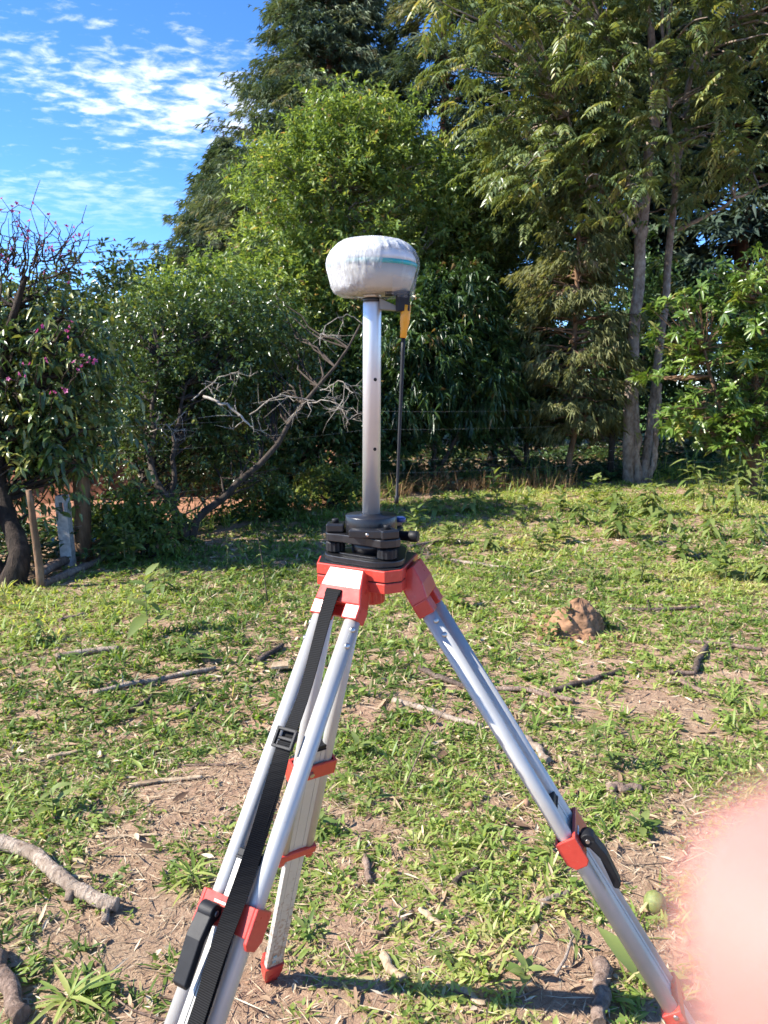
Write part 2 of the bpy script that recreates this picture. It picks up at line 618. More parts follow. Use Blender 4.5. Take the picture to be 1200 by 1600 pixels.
def m_strap():
    m, nt, p = mat_new('black_webbing')
    u = N(nt, 'ShaderNodeUVMap')
    w = N(nt, 'ShaderNodeTexWave', wave_type='BANDS', bands_direction='Y')
    w.inputs['Scale'].default_value = 110
    w.inputs['Distortion'].default_value = 0.6
    w.inputs['Detail'].default_value = 2
    nt.links.new(u.outputs[0], w.inputs['Vector'])
    r = ramp(nt, w.outputs['Fac'], [(0.35, (0.002, 0.002, 0.002)), (0.85, (0.012, 0.012, 0.013))])
    nt.links.new(r.outputs[0], p.inputs['Base Color'])
    p.inputs['Roughness'].default_value = 0.8
    p.inputs['Specular IOR Level'].default_value = 0.2
    bump(nt, p, w.outputs['Fac'], 0.6, 0.001)
    return m


M_strap = m_strap()


def m_film():
    m, nt, p = mat_new('stretch_film')
    v = objvec(nt)
    n = noise(nt, 16, 4, 0.6, v)
    mp = N(nt, 'ShaderNodeMapping'); mp.inputs['Scale'].default_value = (1, 1, 0.22)
    mp.inputs['Rotation'].default_value = (R(8), R(-10), 0)
    nt.links.new(v, mp.inputs[0])
    n2 = noise(nt, 170, 6, 0.7, mp.outputs[0], 0.9)
    p.inputs['Base Color'].default_value = (0.64, 0.65, 0.66, 1)
    p.inputs['Roughness'].default_value = 0.24
    p.inputs['Specular IOR Level'].default_value = 0.7
    bump(nt, p, n2.outputs['Fac'], 1.0, 0.006)
    tr = N(nt, 'ShaderNodeBsdfTransparent')
    # several layers overlap on one side, a single layer on the other
    sp = N(nt, 'ShaderNodeSeparateXYZ'); nt.links.new(v, sp.inputs[0])
    a1 = N(nt, 'ShaderNodeMath', operation='MULTIPLY_ADD')
    nt.links.new(sp.outputs['X'], a1.inputs[0]); a1.inputs[1].default_value = -2.6
    nt.links.new(n.outputs['Fac'], a1.inputs[2])
    a2 = N(nt, 'ShaderNodeMath', operation='MULTIPLY_ADD')
    nt.links.new(n2.outputs['Fac'], a2.inputs[0]); a2.inputs[1].default_value = 0.5
    nt.links.new(a1.outputs[0], a2.inputs[2])
    zz = N(nt, 'ShaderNodeMapRange', clamp=True)
    zz.inputs['From Min'].default_value = RECV_Z + 0.054; zz.inputs['From Max'].default_value = RECV_Z + 0.070
    zz.inputs['To Max'].default_value = 0.4
    nt.links.new(sp.outputs['Z'], zz.inputs['Value'])
    a3 = N(nt, 'ShaderNodeMath', operation='ADD')
    nt.links.new(a2.outputs[0], a3.inputs[0]); nt.links.new(zz.outputs[0], a3.inputs[1])
    a2 = a3
    mr = N(nt, 'ShaderNodeMapRange', clamp=True)
    mr.inputs['From Min'].default_value = 0.74; mr.inputs['From Max'].default_value = 1.05
    mr.inputs['To Min'].default_value = 0.12; mr.inputs['To Max'].default_value = 0.93
    nt.links.new(a2.outputs[0], mr.inputs['Value'])
    ms = N(nt, 'ShaderNodeMixShader')
    nt.links.new(mr.outputs[0], ms.inputs[0])
    nt.links.new(tr.outputs[0], ms.inputs[1]); nt.links.new(p.outputs[0], ms.inputs[2])
    nt.links.new(ms.outputs[0], nt.nodes['Material Output'].inputs['Surface'])
    return m


RECV_Z = 1.70
M_film = m_film()

AX, AY = -0.0225, 1.33            # plumb line of the tripod
ZP = 1.243                        # top of the tripod plate
tripod = empty('survey_tripod', (AX, AY, 0), 'red and aluminium survey tripod with black strap standing in the field', 'tripod')

LEG_AZ = [R(240), R(122), R(-14)]   # front left, back, right


def dirv(a):
    return Vector((math.cos(a), math.sin(a), 0))


def plate_outline(inset=0.0):
    out = []
    for a in (R(-14), R(122), R(240)):
        c = dirv(a) * (0.071 - inset); w = Vector((-math.sin(a), math.cos(a), 0))
        hl = 0.066 if a != R(240) else 0.068
        out += [tuple((c - w * (hl - inset * 0.6)))[:2], tuple((c + w * (hl - inset * 0.6)))[:2]]
    return out


def plate():
    A = Vector((AX, AY, 0))
    mb = MB()
    mb.prism(plate_outline(), A + Vector((0, 0, ZP - 0.0195)), 0.0195)
    top = mb.build('head_plate', M_red, tripod, 0.0015)
    mb = MB(); mb.prism(plate_outline(0.0018), A + Vector((0, 0, ZP - 0.0215)), 0.0019)
    mb.build('groove', M_black, top)
    mb = MB(); mb.prism(plate_outline(0.0004), A + Vector((0, 0, ZP - 0.039)), 0.0174)
    mb.build('lower_plate', M_red, tripod, 0.0015)
    mb = MB(); mb.prism(plate_outline(0.0035), A + Vector((0, 0, ZP + 0.0002)), 0.0012)
    mb.build('plate_face', M_blackm, tripod)
    prof = []
    n = 40
    vs = []; fs = []
    for j, z in enumerate((0, 0.004, 0.03, 0.034)):
        for k in range(n):
            r = (0.0215 if j in (0, 3) else 0.0235) + (0.0011 if k % 2 else 0)
            vs.append((AX + r * math.cos(2 * math.pi * k / n), AY + r * math.sin(2 * math.pi * k / n), ZP - 0.078 + z))
    for j in range(3):
        for k in range(n):
            fs.append((j * n + k, j * n + (k + 1) % n, (j + 1) * n + (k + 1) % n, (j + 1) * n + k))
    fs.append(tuple(range(n - 1, -1, -1))); fs.append(tuple(3 * n + k for k in range(n)))
    MB().add(vs, fs).build('centre_screw', M_red, tripod)
    MB().lathe([(0.012, 0), (0.012, 0.012)], (AX, AY, ZP - 0.05), 20).build('screw_shaft', M_steel, tripod)


plate()


def v_along(H, d, v):
    lo, hi = 0.0, 1.6
    for _ in range(50):
        mid = (lo + hi) / 2
        if pix(H + d * mid)[1] < v: lo = mid
        else: hi = mid
    return lo


def make_leg(az, foot, v_cap, v_clamp, s_end=None, v_end=None, lever=True, lever_side=-1):
    a = dirv(az)
    H = Vector((AX, AY, ZP - 0.028)) + a * 0.075
    F = Vector((foot[0], foot[1], 0)); F.z = float(gz(F.x, F.y)) - 0.012
    d = (F - H).normalized()
    w = Vector((-math.sin(az), math.cos(az), 0))
    n = w.cross(d)
    if n.dot(a) < 0: n = -n
    n.normalize()
    w = d.cross(n)
    if w.dot(Vector((-math.sin(az), math.cos(az), 0))) < 0: w = -w
    L = (F - H).length
    P = lambda s, lw, ln: H + d * s + w * lw + n * ln
    sc_ = v_along(H, d, v_cap); sk = v_along(H, d, v_clamp)
    se = v_along(H, d, v_end) if v_end else s_end + sk
    leg = empty('leg', (AX, AY, 0)); leg.parent = tripod; leg.location = (0, 0, 0)
    leg.matrix_parent_inverse = Matrix.Identity(4)

    def up(mb, name, mat, bevel=0.0, seg=2):
        o = mb.build(name, mat, None, bevel, seg)
        o.parent = leg
        o.matrix_parent_inverse = Matrix.Translation((-AX, -AY, 0))
        return o
    # hinge bracket: sloping shoulder, then a face in line with the leg
    prof = [(-0.016, -0.016), (-0.020, 0.0215), (0.014, 0.0212), (0.040, 0.0158), (0.040, -0.016)]
    mb = MB()
    hw = 0.0450
    vs = []
    for sgn, k in ((-1, 0.93), (1, 0.93)):
        for i, (s, t) in enumerate(prof):
            ww = hw * (0.76 if s < 0 else 0.88 if s < 0.03 else 1.0)
            vs.append(P(s, sgn * ww, t))
    m5 = len(prof)
    fs = [tuple(range(m5)), tuple(range(2 * m5 - 1, m5 - 1, -1))]
    fs += [(i, m5 + i, m5 + (i + 1) % m5, (i + 1) % m5) for i in range(m5)]
    mb.add(vs, fs)
    up(mb, 'hinge_bracket', M_red, 0.0025, 3)
    mb = MB()
    for sgn in (-1, 1):
        mb.box(P(0.0515, sgn * 0.0312, 0.0), 0.0296, 0.0310, 0.0265, w, n, d)
    mb.box(P(0.048, 0, -0.009), 0.034, 0.012, 0.018, w, n, d)
    up(mb, 'bracket_socket', M_red, 0.0025, 3)
    for sgn in (-1, 1):
        mb = MB().tube([P(0.060, sgn * 0.0315, 0), P(se, sgn * 0.0315, 0)], 0.0135, 28)
        up(mb, 'tube', M_alu)
        for s in (0.080, 0.108):
            q = (w * (sgn * 0.80) + n * 0.60).normalized()
            c = P(s, sgn * 0.0315, 0) + q * 0.0125
            mb = MB().lathe([(0.0052, 0), (0.0050, 0.0016), (0.0036, 0.0028), (0.0012, 0.0032)], c, 14, q)
            up(mb, 'rivet', M_steel)
    # sliding inner leg
    mb = MB().box(P((sc_ + L - 0.06) / 2, 0, -0.001), 0.022, 0.0155, L - 0.06 - sc_, w, n, d)
    for sgn in (-1, 1):
        mb.box(P((sc_ + L - 0.06) / 2, sgn * 0.0172, -0.0005), 0.0115, 0.0172, L - 0.06 - sc_, w, n, d)
    mb.box(P((sc_ + L - 0.06) / 2, 0, -0.001), 0.040, 0.011, L - 0.062 - sc_, w, n, d)
    up(mb, 'inner_leg', M_panel, 0.0008)
    mb = MB().box(P(sc_ - 0.005, 0, 0), 0.044, 0.019, 0.010, w, n, d)
    mb.box(P(sc_ + 0.002, 0, 0.0), 0.046, 0.021, 0.004, w, n, d)
    up(mb, 'end_cap', M_black, 0.001)
    # clamp
    mb = MB()
    mb.box(P(sk, 0, 0.0165), 0.090, 0.006, 0.040, w, n, d)
    mb.box(P(sk, 0, -0.0165), 0.090, 0.006, 0.040, w, n, d)
    for sgn in (-1, 1):
        out = [(-0.020, -0.019), (0.020, -0.019), (0.034, -0.008), (0.034, 0.012), (0.026, 0.0195), (-0.020, 0.0195)]
        mb.prism(out, P(sk, sgn * 0.0445, 0), 0.0062, d, n, w * sgn)
    up(mb, 'clamp', M_red, 0.0015)
    mb = MB().box(P(sk - 0.010, lever_side * 0.012, 0.0200), 0.026, 0.0012, 0.003, w, n, d)
    up(mb, 'clamp_mark', m_white_ink)
    mb = MB().tube([P(sk, 0.010, -0.0195), P(sk, 0.010, -0.026)], 0.006, 6, smooth=False)
    up(mb, 'clamp_nut', M_steel)
    if lever:
        lw = lever_side * 0.020
        mb = MB().tube([P(sk + 0.004, lw - 0.013, 0.030), P(sk + 0.004, lw + 0.013, 0.030)], 0.0125, 18)
        prof = [(0.000, 0.018), (0.008, 0.041), (0.040, 0.046), (0.098, 0.040), (0.103, 0.032), (0.098, 0.026), (0.040, 0.033), (0.014, 0.026)]
        vs = [P(sk + s, lw - 0.0135 * (1 if s < .05 else .85), t) for s, t in prof] + [P(sk + s, lw + 0.0135 * (1 if s < .05 else .85), t) for s, t in prof]
        k = len(prof)
        fs = [tuple(range(k)), tuple(range(2 * k - 1, k - 1, -1))] + [(i, k + i, k + (i + 1) % k, (i + 1) % k) for i in range(k)]
        mb.add(vs, fs)
        lo = up(mb, 'clamp_lever', M_black, 0.002, 3)
        mb = MB().lathe([(0.0042, 0), (0.0036, 0.0015)], P(sk + 0.004, lw - 0.0135, 0.030), 12, -w)
        up(mb, 'lever_pin', M_steel)
        mb = MB().lathe([(0.0042, 0), (0.0036, 0.0015)], P(sk + 0.004, lw + 0.0135, 0.030), 12, w)
        up(mb, 'lever_pin', M_steel)
    # lower end of the outer tubes
    mb = MB()
    mb.box(P(se, 0, 0), 0.094, 0.0345, 0.022, w, n, d)
    for sgn in (-1, 1):
        mb.box(P(se + 0.018, sgn * 0.036, 0.001), 0.018, 0.030, 0.030, w, n, d, 0.82)
    up(mb, 'tube_shoe', M_red, 0.0025, 3)
    for s in (se - 0.002, se + 0.02):
        for sgn in (-1, 1):
            q = w * sgn
            mb = MB().lathe([(0.0045, 0), (0.0042, 0.0014), (0.002, 0.0022)], P(s, sgn * (0.0468 if s < se else 0.0445), 0.004), 12, q)
            up(mb, 'screw', M_steel)
    # pointed foot
    mb = MB()
    sec = [(L - 0.085, 0.026, 0.0125), (L - 0.05, 0.0255, 0.0125), (L - 0.015, 0.017, 0.010), (L + 0.012, 0.004, 0.004)]
    vs = []
    for s, hw_, hn in sec:
        for i, j in ((-1, -1), (1, -1), (1, 1), (-1, 1)):
            vs.append(P(s, i * hw_, j * hn))
    fs = [(0, 1, 2, 3), (15, 14, 13, 12)]
    for b in range(3):
        for k in range(4):
            fs.append((b * 4 + k, b * 4 + (k + 1) % 4, b * 4 + 4 + (k + 1) % 4, b * 4 + 4 + k))
    mb.add(vs, fs)
    for i in range(5):
        mb.box(P(L - 0.098 + i * 0.011, 0.0, 0.019), 0.044, 0.016, 0.0055, w, n, d)
    mb.box(P(L - 0.075, 0.0, 0.0135), 0.046, 0.005, 0.060, w, n, d)
    up(mb, 'foot', M_red, 0.0015)
    mb = MB()
    for s in (L - 0.105, L - 0.128):
        mb.box(P(s, 0.004, -0.0097), 0.010, 0.0006, 0.010, w, n, d)
    up(mb, 'foot_sticker', m_sticker)
    return leg, P, d, w, n, sk, L


m_white_ink = m_solid('white_ink', (0.75, 0.75, 0.73), 0.5)
m_sticker = m_solid('worn_sticker', (0.25, 0.38, 0.42), 0.5, var=0.6, nscale=300)

Fb = gp(421, 1527)
leg_back = make_leg(LEG_AZ[1], Fb, 1168, 1197, v_end=1327, lever=True, lever_side=1)
az = LEG_AZ[2]
leg_right = make_leg(az, (AX + math.cos(az) * 0.845, AY + math.sin(az) * 0.845, 0), 1256, 1305, v_end=1560, lever=True, lever_side=-1)
az = LEG_AZ[0]
leg_left = make_leg(az, (AX + math.cos(az) * 0.985, AY + math.sin(az) * 0.985, 0), 1343, 1428, s_end=0.24, lever=True, lever_side=-1)


def ribbon(path, half, thick, name, parent):
    """flat webbing; path of (centre, side dir, normal)"""
    vs = []; m = len(path)
    for c, s, nn in path:
        for i, j in ((-1, -1), (1, -1), (1, 1), (-1, 1)):
            vs.append(c + s * (i * half) + nn * (j * thick / 2))
    fs = [(3, 2, 1, 0), tuple((m - 1) * 4 + k for k in range(4))]
    for i in range(m - 1):
        for k in range(4):
            fs.append((i * 4 + k, i * 4 + (k + 1) % 4, i * 4 + 4 + (k + 1) % 4, i * 4 + 4 + k))
    me = bpy.data.meshes.new(name)
    me.from_pydata([tuple(v) for v in vs], [], fs)
    uv = me.uv_layers.new(name='UVMap')
    ln = [0.0]
    for i in range(1, m):
        ln.append(ln[-1] + (path[i][0] - path[i - 1][0]).length)
    for lp in me.loops:
        vi = lp.vertex_index
        uv.data[lp.index].uv = ((0.0 if vi % 4 in (0, 3) else half * 2), ln[vi // 4])
    me.polygons.foreach_set('use_smooth', [False] * len(me.polygons))
    me.update()
    return link(name, me, parent, M_strap)


def strap():
    leg, P, d, w, n, sk, L = leg_left
    H = P(0, 0, 0)
    s_b = v_along(H, d, 1160)

    def smooth(keys, m):
        ks = [k[0] for k in keys]
        out = []
        for i in range(m):
            t = ks[0] + (ks[-1] - ks[0]) * i / (m - 1)
            lw = np.interp(t, ks, [k[1] for k in keys]); ln = np.interp(t, ks, [k[2] for k in keys]); tw = np.interp(t, ks, [k[3] for k in keys])
            out.append([t, lw, ln, tw])
        a = np.array(out)
        for _ in range(8):
            a[1:-1, 1:] = (a[:-2, 1:] + 2 * a[1:-1, 1:] + a[2:, 1:]) / 4
        path = []
        for t, lw, ln, tw in a:
            side = w * math.cos(tw) + n * math.sin(tw); nn = n * math.cos(tw) - w * math.sin(tw)
            path.append((P(t, lw, ln), side, nn))
        return path
    se = v_along(H, d, 1800)
    p1 = smooth([(0.026, -0.010, 0.0225, 0), (0.045, -0.010, 0.024, 0.05), (0.10, -0.008, 0.018, 0.15), (0.2, -0.004, 0.008, 0.3), (s_b - 0.02, -0.002, 0.014, 0.1), (s_b, -0.002, 0.0205, 0.0), (s_b + 0.02, -0.002, 0.014, 0.1), (s_b + 0.06, 0.0, 0.010, 0.3),
                 (sk - 0.07, 0.006, 0.014, 0.4), (sk, 0.017, 0.026, 0.2), (sk + 0.1, 0.018, 0.020, 0.1), (se, 0.016, 0.016, 0.0)], 60)
    ribbon(p1, 0.0130, 0.0016, 'carry_strap', tripod)
    p2 = smooth([(s_b + 0.004, -0.001, 0.0205, 0.1), (s_b + 0.05, 0.003, 0.018, -0.5), (sk - 0.1, 0.012, 0.022, -0.9), (sk - 0.02, 0.020, 0.032, -0.5), (sk + 0.04, 0.018, 0.034, -0.1), (sk + 0.10, 0.018, 0.026, 0.1), (se, 0.016, 0.021, 0.0)], 44)
    ribbon(p2, 0.0130, 0.0016, 'strap_tail', tripod)
    c = P(s_b, -0.002, 0.0185)
    mb = MB()
    for t in (-0.0135, 0.0, 0.0135):
        mb.box(c + d * t + n * (0.004 if t else 0.001), 0.036, 0.006, 0.0052, w, n, d)
    for sgn in (-1, 1):
        mb.box(c + w * (sgn * 0.0167) + n * 0.0036, 0.0048, 0.0068, 0.0322, w, n, d)
    mb.build('strap_buckle', M_black, tripod, 0.0012)
    mb = MB().box(P(0.026, -0.010, 0.0205), 0.030, 0.004, 0.012, w, n, d)
    mb.build('strap_anchor', M_strap, tripod, 0.001)


strap()

# --- tribrach on the plate
tri = empty('tribrach', (AX, AY, ZP + 0.0016), 'black levelling base with three knurled foot screws on the red plate', 'tribrach')
A0 = Vector((AX, AY, ZP + 0.0016))


def rounded_tri(az0, r, rc, n=10):
    out = []
    for k in range(3):
        a = az0 + k * R(120)
        for i in range(n):
            t = a - R(60) + R(120) * i / (n - 1)
            out.append((math.cos(a) * r + math.cos(t) * rc, math.sin(a) * r + math.sin(t) * rc))
    return out


TAZ = R(-64)
MB().prism(rounded_tri(TAZ, 0.043, 0.040, 14), A0, 0.0105).build('base_plate', M_blackm, tri, 0.0015, 3)
MB().prism(rounded_tri(TAZ, 0.034, 0.026, 14), A0 + Vector((0, 0, 0.0108)), 0.0022).build('spring_plate', M_steel_dark if 'M_steel_dark' in globals() else M_blackm, tri, 0.0006)
for k in range(3):
    a = TAZ + k * R(120)
    c = A0 + dirv(a) * 0.0635
    n = 28
    vs = []; fs = []
    for j, (z, r) in enumerate(((0.0125, 0.0150), (0.0145, 0.0168), (0.0285, 0.0168), (0.0305, 0.0150))):
        for q in range(n):
            rr = r + (0.0007 if q % 2 else -0.0005)
            vs.append(c + Vector((rr * math.cos(2 * math.pi * q / n), rr * math.sin(2 * math.pi * q / n), z)))
    for j in range(3):
        for q in range(n):
            fs.append((j * n + q, j * n + (q + 1) % n, (j + 1) * n + (q + 1) % n, (j + 1) * n + q))
    fs += [tuple(range(n - 1, -1, -1)), tuple(3 * n + q for q in range(n))]
    s = MB().add(vs, fs).lathe([(0.0065, 0.0105), (0.0065, 0.034)], c, 16).build('foot_screw', M_black, tri)
    MB().lathe([(0.0062, 0.0625), (0.0062, 0.0695), (0.0052, 0.0705)], c, 18).build('screw_cap', M_black, tri)
# upper body: three lobes joined by a ring with flats
out = []
for k in range(3):
    a = TAZ + k * R(120)
    for t, r in ((-34, 0.056), (-14, 0.0785), (-6, 0.0805), (6, 0.0805), (14, 0.0785), (34, 0.056), (60, 0.052)):
        out.append((math.cos(a + R(t)) * r, math.sin(a + R(t)) * r))
MB().prism(out, A0 + Vector((0, 0, 0.0335)), 0.014).build('body', M_blackm, tri, 0.0016, 3)
for k in range(3):
    a = TAZ + k * R(120); w_ = Vector((-math.sin(a), math.cos(a), 0))
    MB().box(A0 + dirv(a) * 0.0625 + Vector((0, 0, 0.0555)), 0.032, 0.032, 0.0155, dirv(a), w_).build('lobe', M_blackm, tri, 0.003, 3)
a = R(-98); w_ = Vector((-math.sin(a), math.cos(a), 0))
MB().box(A0 + dirv(a) * 0.056 + Vector((0, 0, 0.0555)), 0.024, 0.056, 0.0135, dirv(a), w_).build('plummet_housing', M_blackm, tri, 0.0018, 3)
MB().lathe([(0.0030, 0), (0.0030, 0.001), (0.0012, 0.0012)], A0 + dirv(a) * 0.0678 + Vector((0.004, 0, 0.055)), 12, dirv(a)).build('adjusting_screw', M_steel, tri)
MB().lathe([(0.034, 0.012), (0.036, 0.034)], A0, 40).build('core', M_blackm, tri)
MB().lathe([(0.0440, 0.0480), (0.0455, 0.0500), (0.0455, 0.0765), (0.0445, 0.0780), (0.020, 0.0782), (0.0195, 0.0805), (0.0165, 0.0810)], A0, 64).build('adapter', M_blackm, tri)
a = R(-18)
mb = MB().lathe([(0.0085, 0), (0.0085, 0.020), (0.0098, 0.0205), (0.0098, 0.034), (0.0086, 0.036)], A0 + dirv(a) * 0.050 + Vector((0, 0, 0.044)), 20, dirv(a))
mb.build('lock_knob', M_black, tri)
a = R(30)
MB().lathe([(0.0095, 0), (0.0100, 0.006), (0.0075, 0.0085)], A0 + dirv(a) * 0.060 + Vector((0, 0, 0.0605)), 20).build('bubble_level', M_blue, tri)

# --- extension pole
LEAN = Vector((0.0075, 0, 1)).normalized()
PB = A0 + Vector((0, 0, 0.079))
ZT = 1.685
plen = (ZT - PB.z)
pole = empty('extension_pole', PB, 'silver aluminium extension pole between levelling base and wrapped receiver', 'pole')
MB().lathe([(0.0155, 0), (0.0155, plen - 0.002), (0.0148, plen)], PB, 48, LEAN).build('pole_tube', M_pole, pole)
PT = PB + LEAN * plen
MB().lathe([(0.0150, 0), (0.0160, 0.001), (0.0160, 0.0052), (0.0152, 0.006)], PT, 40, LEAN).build('collar_ring', M_blackm, pole)
MB().lathe([(0.0150, 0.006), (0.0150, 0.014)], PT, 40, LEAN).build('thread_neck', M_steel, pole)
for vv in (593, 702):
    zc_ = at(586, vv, AY - 0.015).z
    c = PB + LEAN * (zc_ - PB.z)
    q = (Vector((0.006, -0.0143, 0))).normalized()
    MB().lathe([(0.0030, 0), (0.0030, 0.0004)], c + q * 0.01535, 14, q).build('pin_hole', M_black, pole)

# --- wrapped receiver
RB = PT + LEAN * 0.0125
rcv = empty('satellite_receiver', RB, 'round satellite receiver wrapped in clear stretch film with hanging yellow and black antenna', 'receiver')
RR = 0.0765
body_prof = [(0.030, 0.0), (0.054, 0.001), (0.063, 0.006), (0.0680, 0.020), (0.0735, 0.041)]
MB().lathe(body_prof, RB, 72, LEAN).build('lower_shell', M_shell, rcv)
MB().lathe([(0.0737, 0.0408), (0.0750, 0.042), (0.0750, 0.0465), (0.0737, 0.048)], RB, 72, LEAN, closed=False).build('teal_band', M_teal, rcv)
MB().lathe([(0.0735, 0.048), (0.072, 0.056), (0.063, 0.072), (0.047, 0.081), (0.028, 0.0845), (0.006, 0.085)], RB, 72, LEAN).build('dome', M_shell_top, rcv)


def film():
    rs = random.Random(4)
    base = [(0.032, -0.004), (0.052, -0.004), (0.0640, 0.002), (0.0690, 0.011), (0.0710, 0.020), (0.0735, 0.030), (0.0762, 0.040), (0.0770, 0.048), (0.0750, 0.058),
            (0.0690, 0.069), (0.0600, 0.0785), (0.0490, 0.0848), (0.036, 0.0878), (0.020, 0.0890), (0.004, 0.0895)]
    n = 160
    waves = [(rs.randint(3, 7), rs.uniform(0, 6.3), 0.0010) for _ in range(3)] + [(rs.randint(11, 41), rs.uniform(0, 6.3), 0.00045) for _ in range(9)]

    def wob(a, j):
        t = j / (len(base) - 1)
        k = 0.4 + 0.6 * math.sin(math.pi * min(1, t * 1.2))
        return k * sum(h * math.sin(f * a + p + 2.2 * t * math.sin(p * 3)) for f, p, h in waves) * (0.2 if j == 0 else 1) + (rs.uniform(-1, 1) * 0.00022 if j else 0)
    mb = MB().lathe(base, RB, n, LEAN, closed=False, wob=wob)
    # gathered skirt of film beside the antenna socket
    o = mb.build('film_wrap', M_film, rcv)
    mb = MB()
    vs = []; fs = []
    m = 18
    for i in range(m):
        a = R(-62) + R(70) * i / (m - 1)
        r = 0.070 + 0.002 * math.sin(i * 2.1)
        for j, (dr, z) in enumerate(((0.0025, 0.022), (0.001, 0.006), (-0.002, -0.006 - 0.005 * abs(math.sin(i * 1.7))))):
            vs.append(RB + Vector((math.cos(a) * (r + dr), math.sin(a) * (r + dr), z)))
    for i in range(m - 1):
        for j in range(2):
            fs.append((i * 3 + j, i * 3 + 3 + j, i * 3 + 4 + j, i * 3 + 1 + j))
    mb.add(vs, fs, True).build('film_skirt', M_film, rcv)


film()
# antenna socket, bracket, yellow grip and whip
aa = R(-22)
sx = at(632, 470, AY - 0.022)
S0 = Vector((sx.x, AY - 0.022, RB.z))
MB().box(S0 + Vector((-0.012, 0, -0.001)), 0.040, 0.030, 0.006).build('socket_plate', M_black, rcv, 0.001)
mb = MB().prism([(-0.0075, -0.0105), (0.0105, -0.0105), (0.0105, 0.0105), (-0.0075, 0.0105), (-0.0125, 0.006), (-0.0125, -0.006)], S0 + Vector((-0.002, 0, -0.0305)), 0.029)
mb.build('connector', M_black, rcv, 0.0015)
W0 = S0 + Vector((0.003, -0.003, -0.020)); W1 = at(630, 528, AY - 0.024)
ax_ = (W1 - W0).normalized(); gl = (W1 - W0).length
MB().lathe([(0.0080, 0), (0.0082, gl * 0.35), (0.0078, gl * 0.55), (0.0060, gl * 0.72), (0.0056, gl * 0.97), (0.0048, gl)], W0, 24, ax_).build('antenna_grip', M_yellow, rcv)
W2 = at(619.5, 787, AY - 0.05)
W1b = W1 - ax_ * 0.004
p = [W1b.lerp(W2, t) for t in np.linspace(0, 1, 12)]
rad = list(np.linspace(0.0036, 0.0024, 10)) + [0.0036, 0.0036]
p[10] = W1b.lerp(W2, 0.955)
p.insert(10, W1b.lerp(W2, 0.95)); rad.insert(10, 0.0024)
MB().tube(p, rad, 12).build('antenna_whip', M_black, rcv)
br0 = PT + Vector((0.012, -0.004, 0.004)); 
vs = [br0 + Vector((0, -0.009, 0.001)), br0 + Vector((0.040, -0.010, -0.016)), br0 + Vector((0.040, -0.010, -0.020)), br0 + Vector((0, -0.009, -0.017))]
vs += [q + Vector((0, 0.018, 0)) for q in vs]
MB().add(vs, [(0, 1, 2, 3), (7, 6, 5, 4), (0, 4, 5, 1), (1, 5, 6, 2), (2, 6, 7, 3), (3, 7, 4, 0)]).build('tape_bracket', m_solid('grey_bracket', (0.22, 0.22, 0.20), 0.5), rcv, 0.0008)
# ------------------------------------------------------------------ vegetation tools
def unit(a):
    return a / np.maximum(np.linalg.norm(a, axis=-1, keepdims=True), 1e-9)


def leaf_cards(P, D, Nn, L, W, fold=0.25, kind='diamond', droop=0.0):
    """P base, D direction, Nn facing; returns V, [F...], faces per leaf"""
    n = len(P)
    D = unit(D); S = unit(np.cross(D, Nn)); Nn = np.cross(S, D)
    L = np.asarray(L).reshape(-1, 1) * np.ones((n, 1)); W = np.asarray(W).reshape(-1, 1) * np.ones((n, 1))
    dz = np.zeros((n, 3)); dz[:, 2] = -1
    if kind == 'diamond':
        b = P; t = P + D * L + dz * (L * droop)
        m = P + D * L * 0.45
        r = m + S * W * 0.5 + Nn * W * fold; l = m - S * W * 0.5 + Nn * W * fold
        V = np.stack([b, r, t, l], 1).reshape(-1, 3)
        i = (np.arange(n) * 4)[:, None]
        F = np.concatenate([i + [0, 1, 2], i + [0, 2, 3]], 1).reshape(-1, 3)
        return V, F, 2
    if kind == 'lance':
        q = []
        for f, w in ((0.3, 0.9), (0.68, 0.72)):
            m = P + D * L * f + dz * (L * droop * f * f)
            q += [m, m + S * W * 0.5 * w + Nn * W * fold, m - S * W * 0.5 * w + Nn * W * fold]
        t = P + D * L * 0.97 + dz * (L * droop)
        V = np.stack([P] + q + [t], 1).reshape(-1, 3)      # 0 base,1 m1,2 r1,3 l1,4 m2,5 r2,6 l2,7 tip
        i = (np.arange(n) * 8)[:, None]
        tri = [[0, 2, 1], [0, 1, 3], [1, 2, 5], [1, 5, 4], [3, 1, 4], [3, 4, 6], [4, 5, 7], [6, 4, 7]]
        F = np.concatenate([i + t_ for t_ in tri], 1).reshape(-1, 3)
        return V, F, 8
    if kind == 'blade':
        q = []
        for f, w in ((0.0, 0.6), (0.5, 1.0)):
            m = P + D * L * f + dz * (L * droop * f * f)
            q += [m + S * W * 0.5 * w, m - S * W * 0.5 * w]
        t = P + D * L + dz * (L * droop)
        V = np.stack(q + [t], 1).reshape(-1, 3)
        i = (np.arange(n) * 5)[:, None]
        F = np.concatenate([i + [0, 2, 3], i + [0, 3, 1], i + [3, 2, 4]], 1).reshape(-1, 3)
        return V, F, 3


class Leaves:
    def __init__(self):
        self.V = []; self.F = []; self.R = []; self.n = 0

    def add(self, V, F, k, rnd):
        self.V.append(V); self.F.append(F + self.n); self.n += len(V)
        self.R.append(np.repeat(rnd, k))

    def build(self, name, mat, parent):
        V = np.concatenate(self.V); F = np.concatenate(self.F); Rr = np.concatenate(self.R)
        return link(name, np_mesh(name, V, [F], [Rr]), parent, mat)


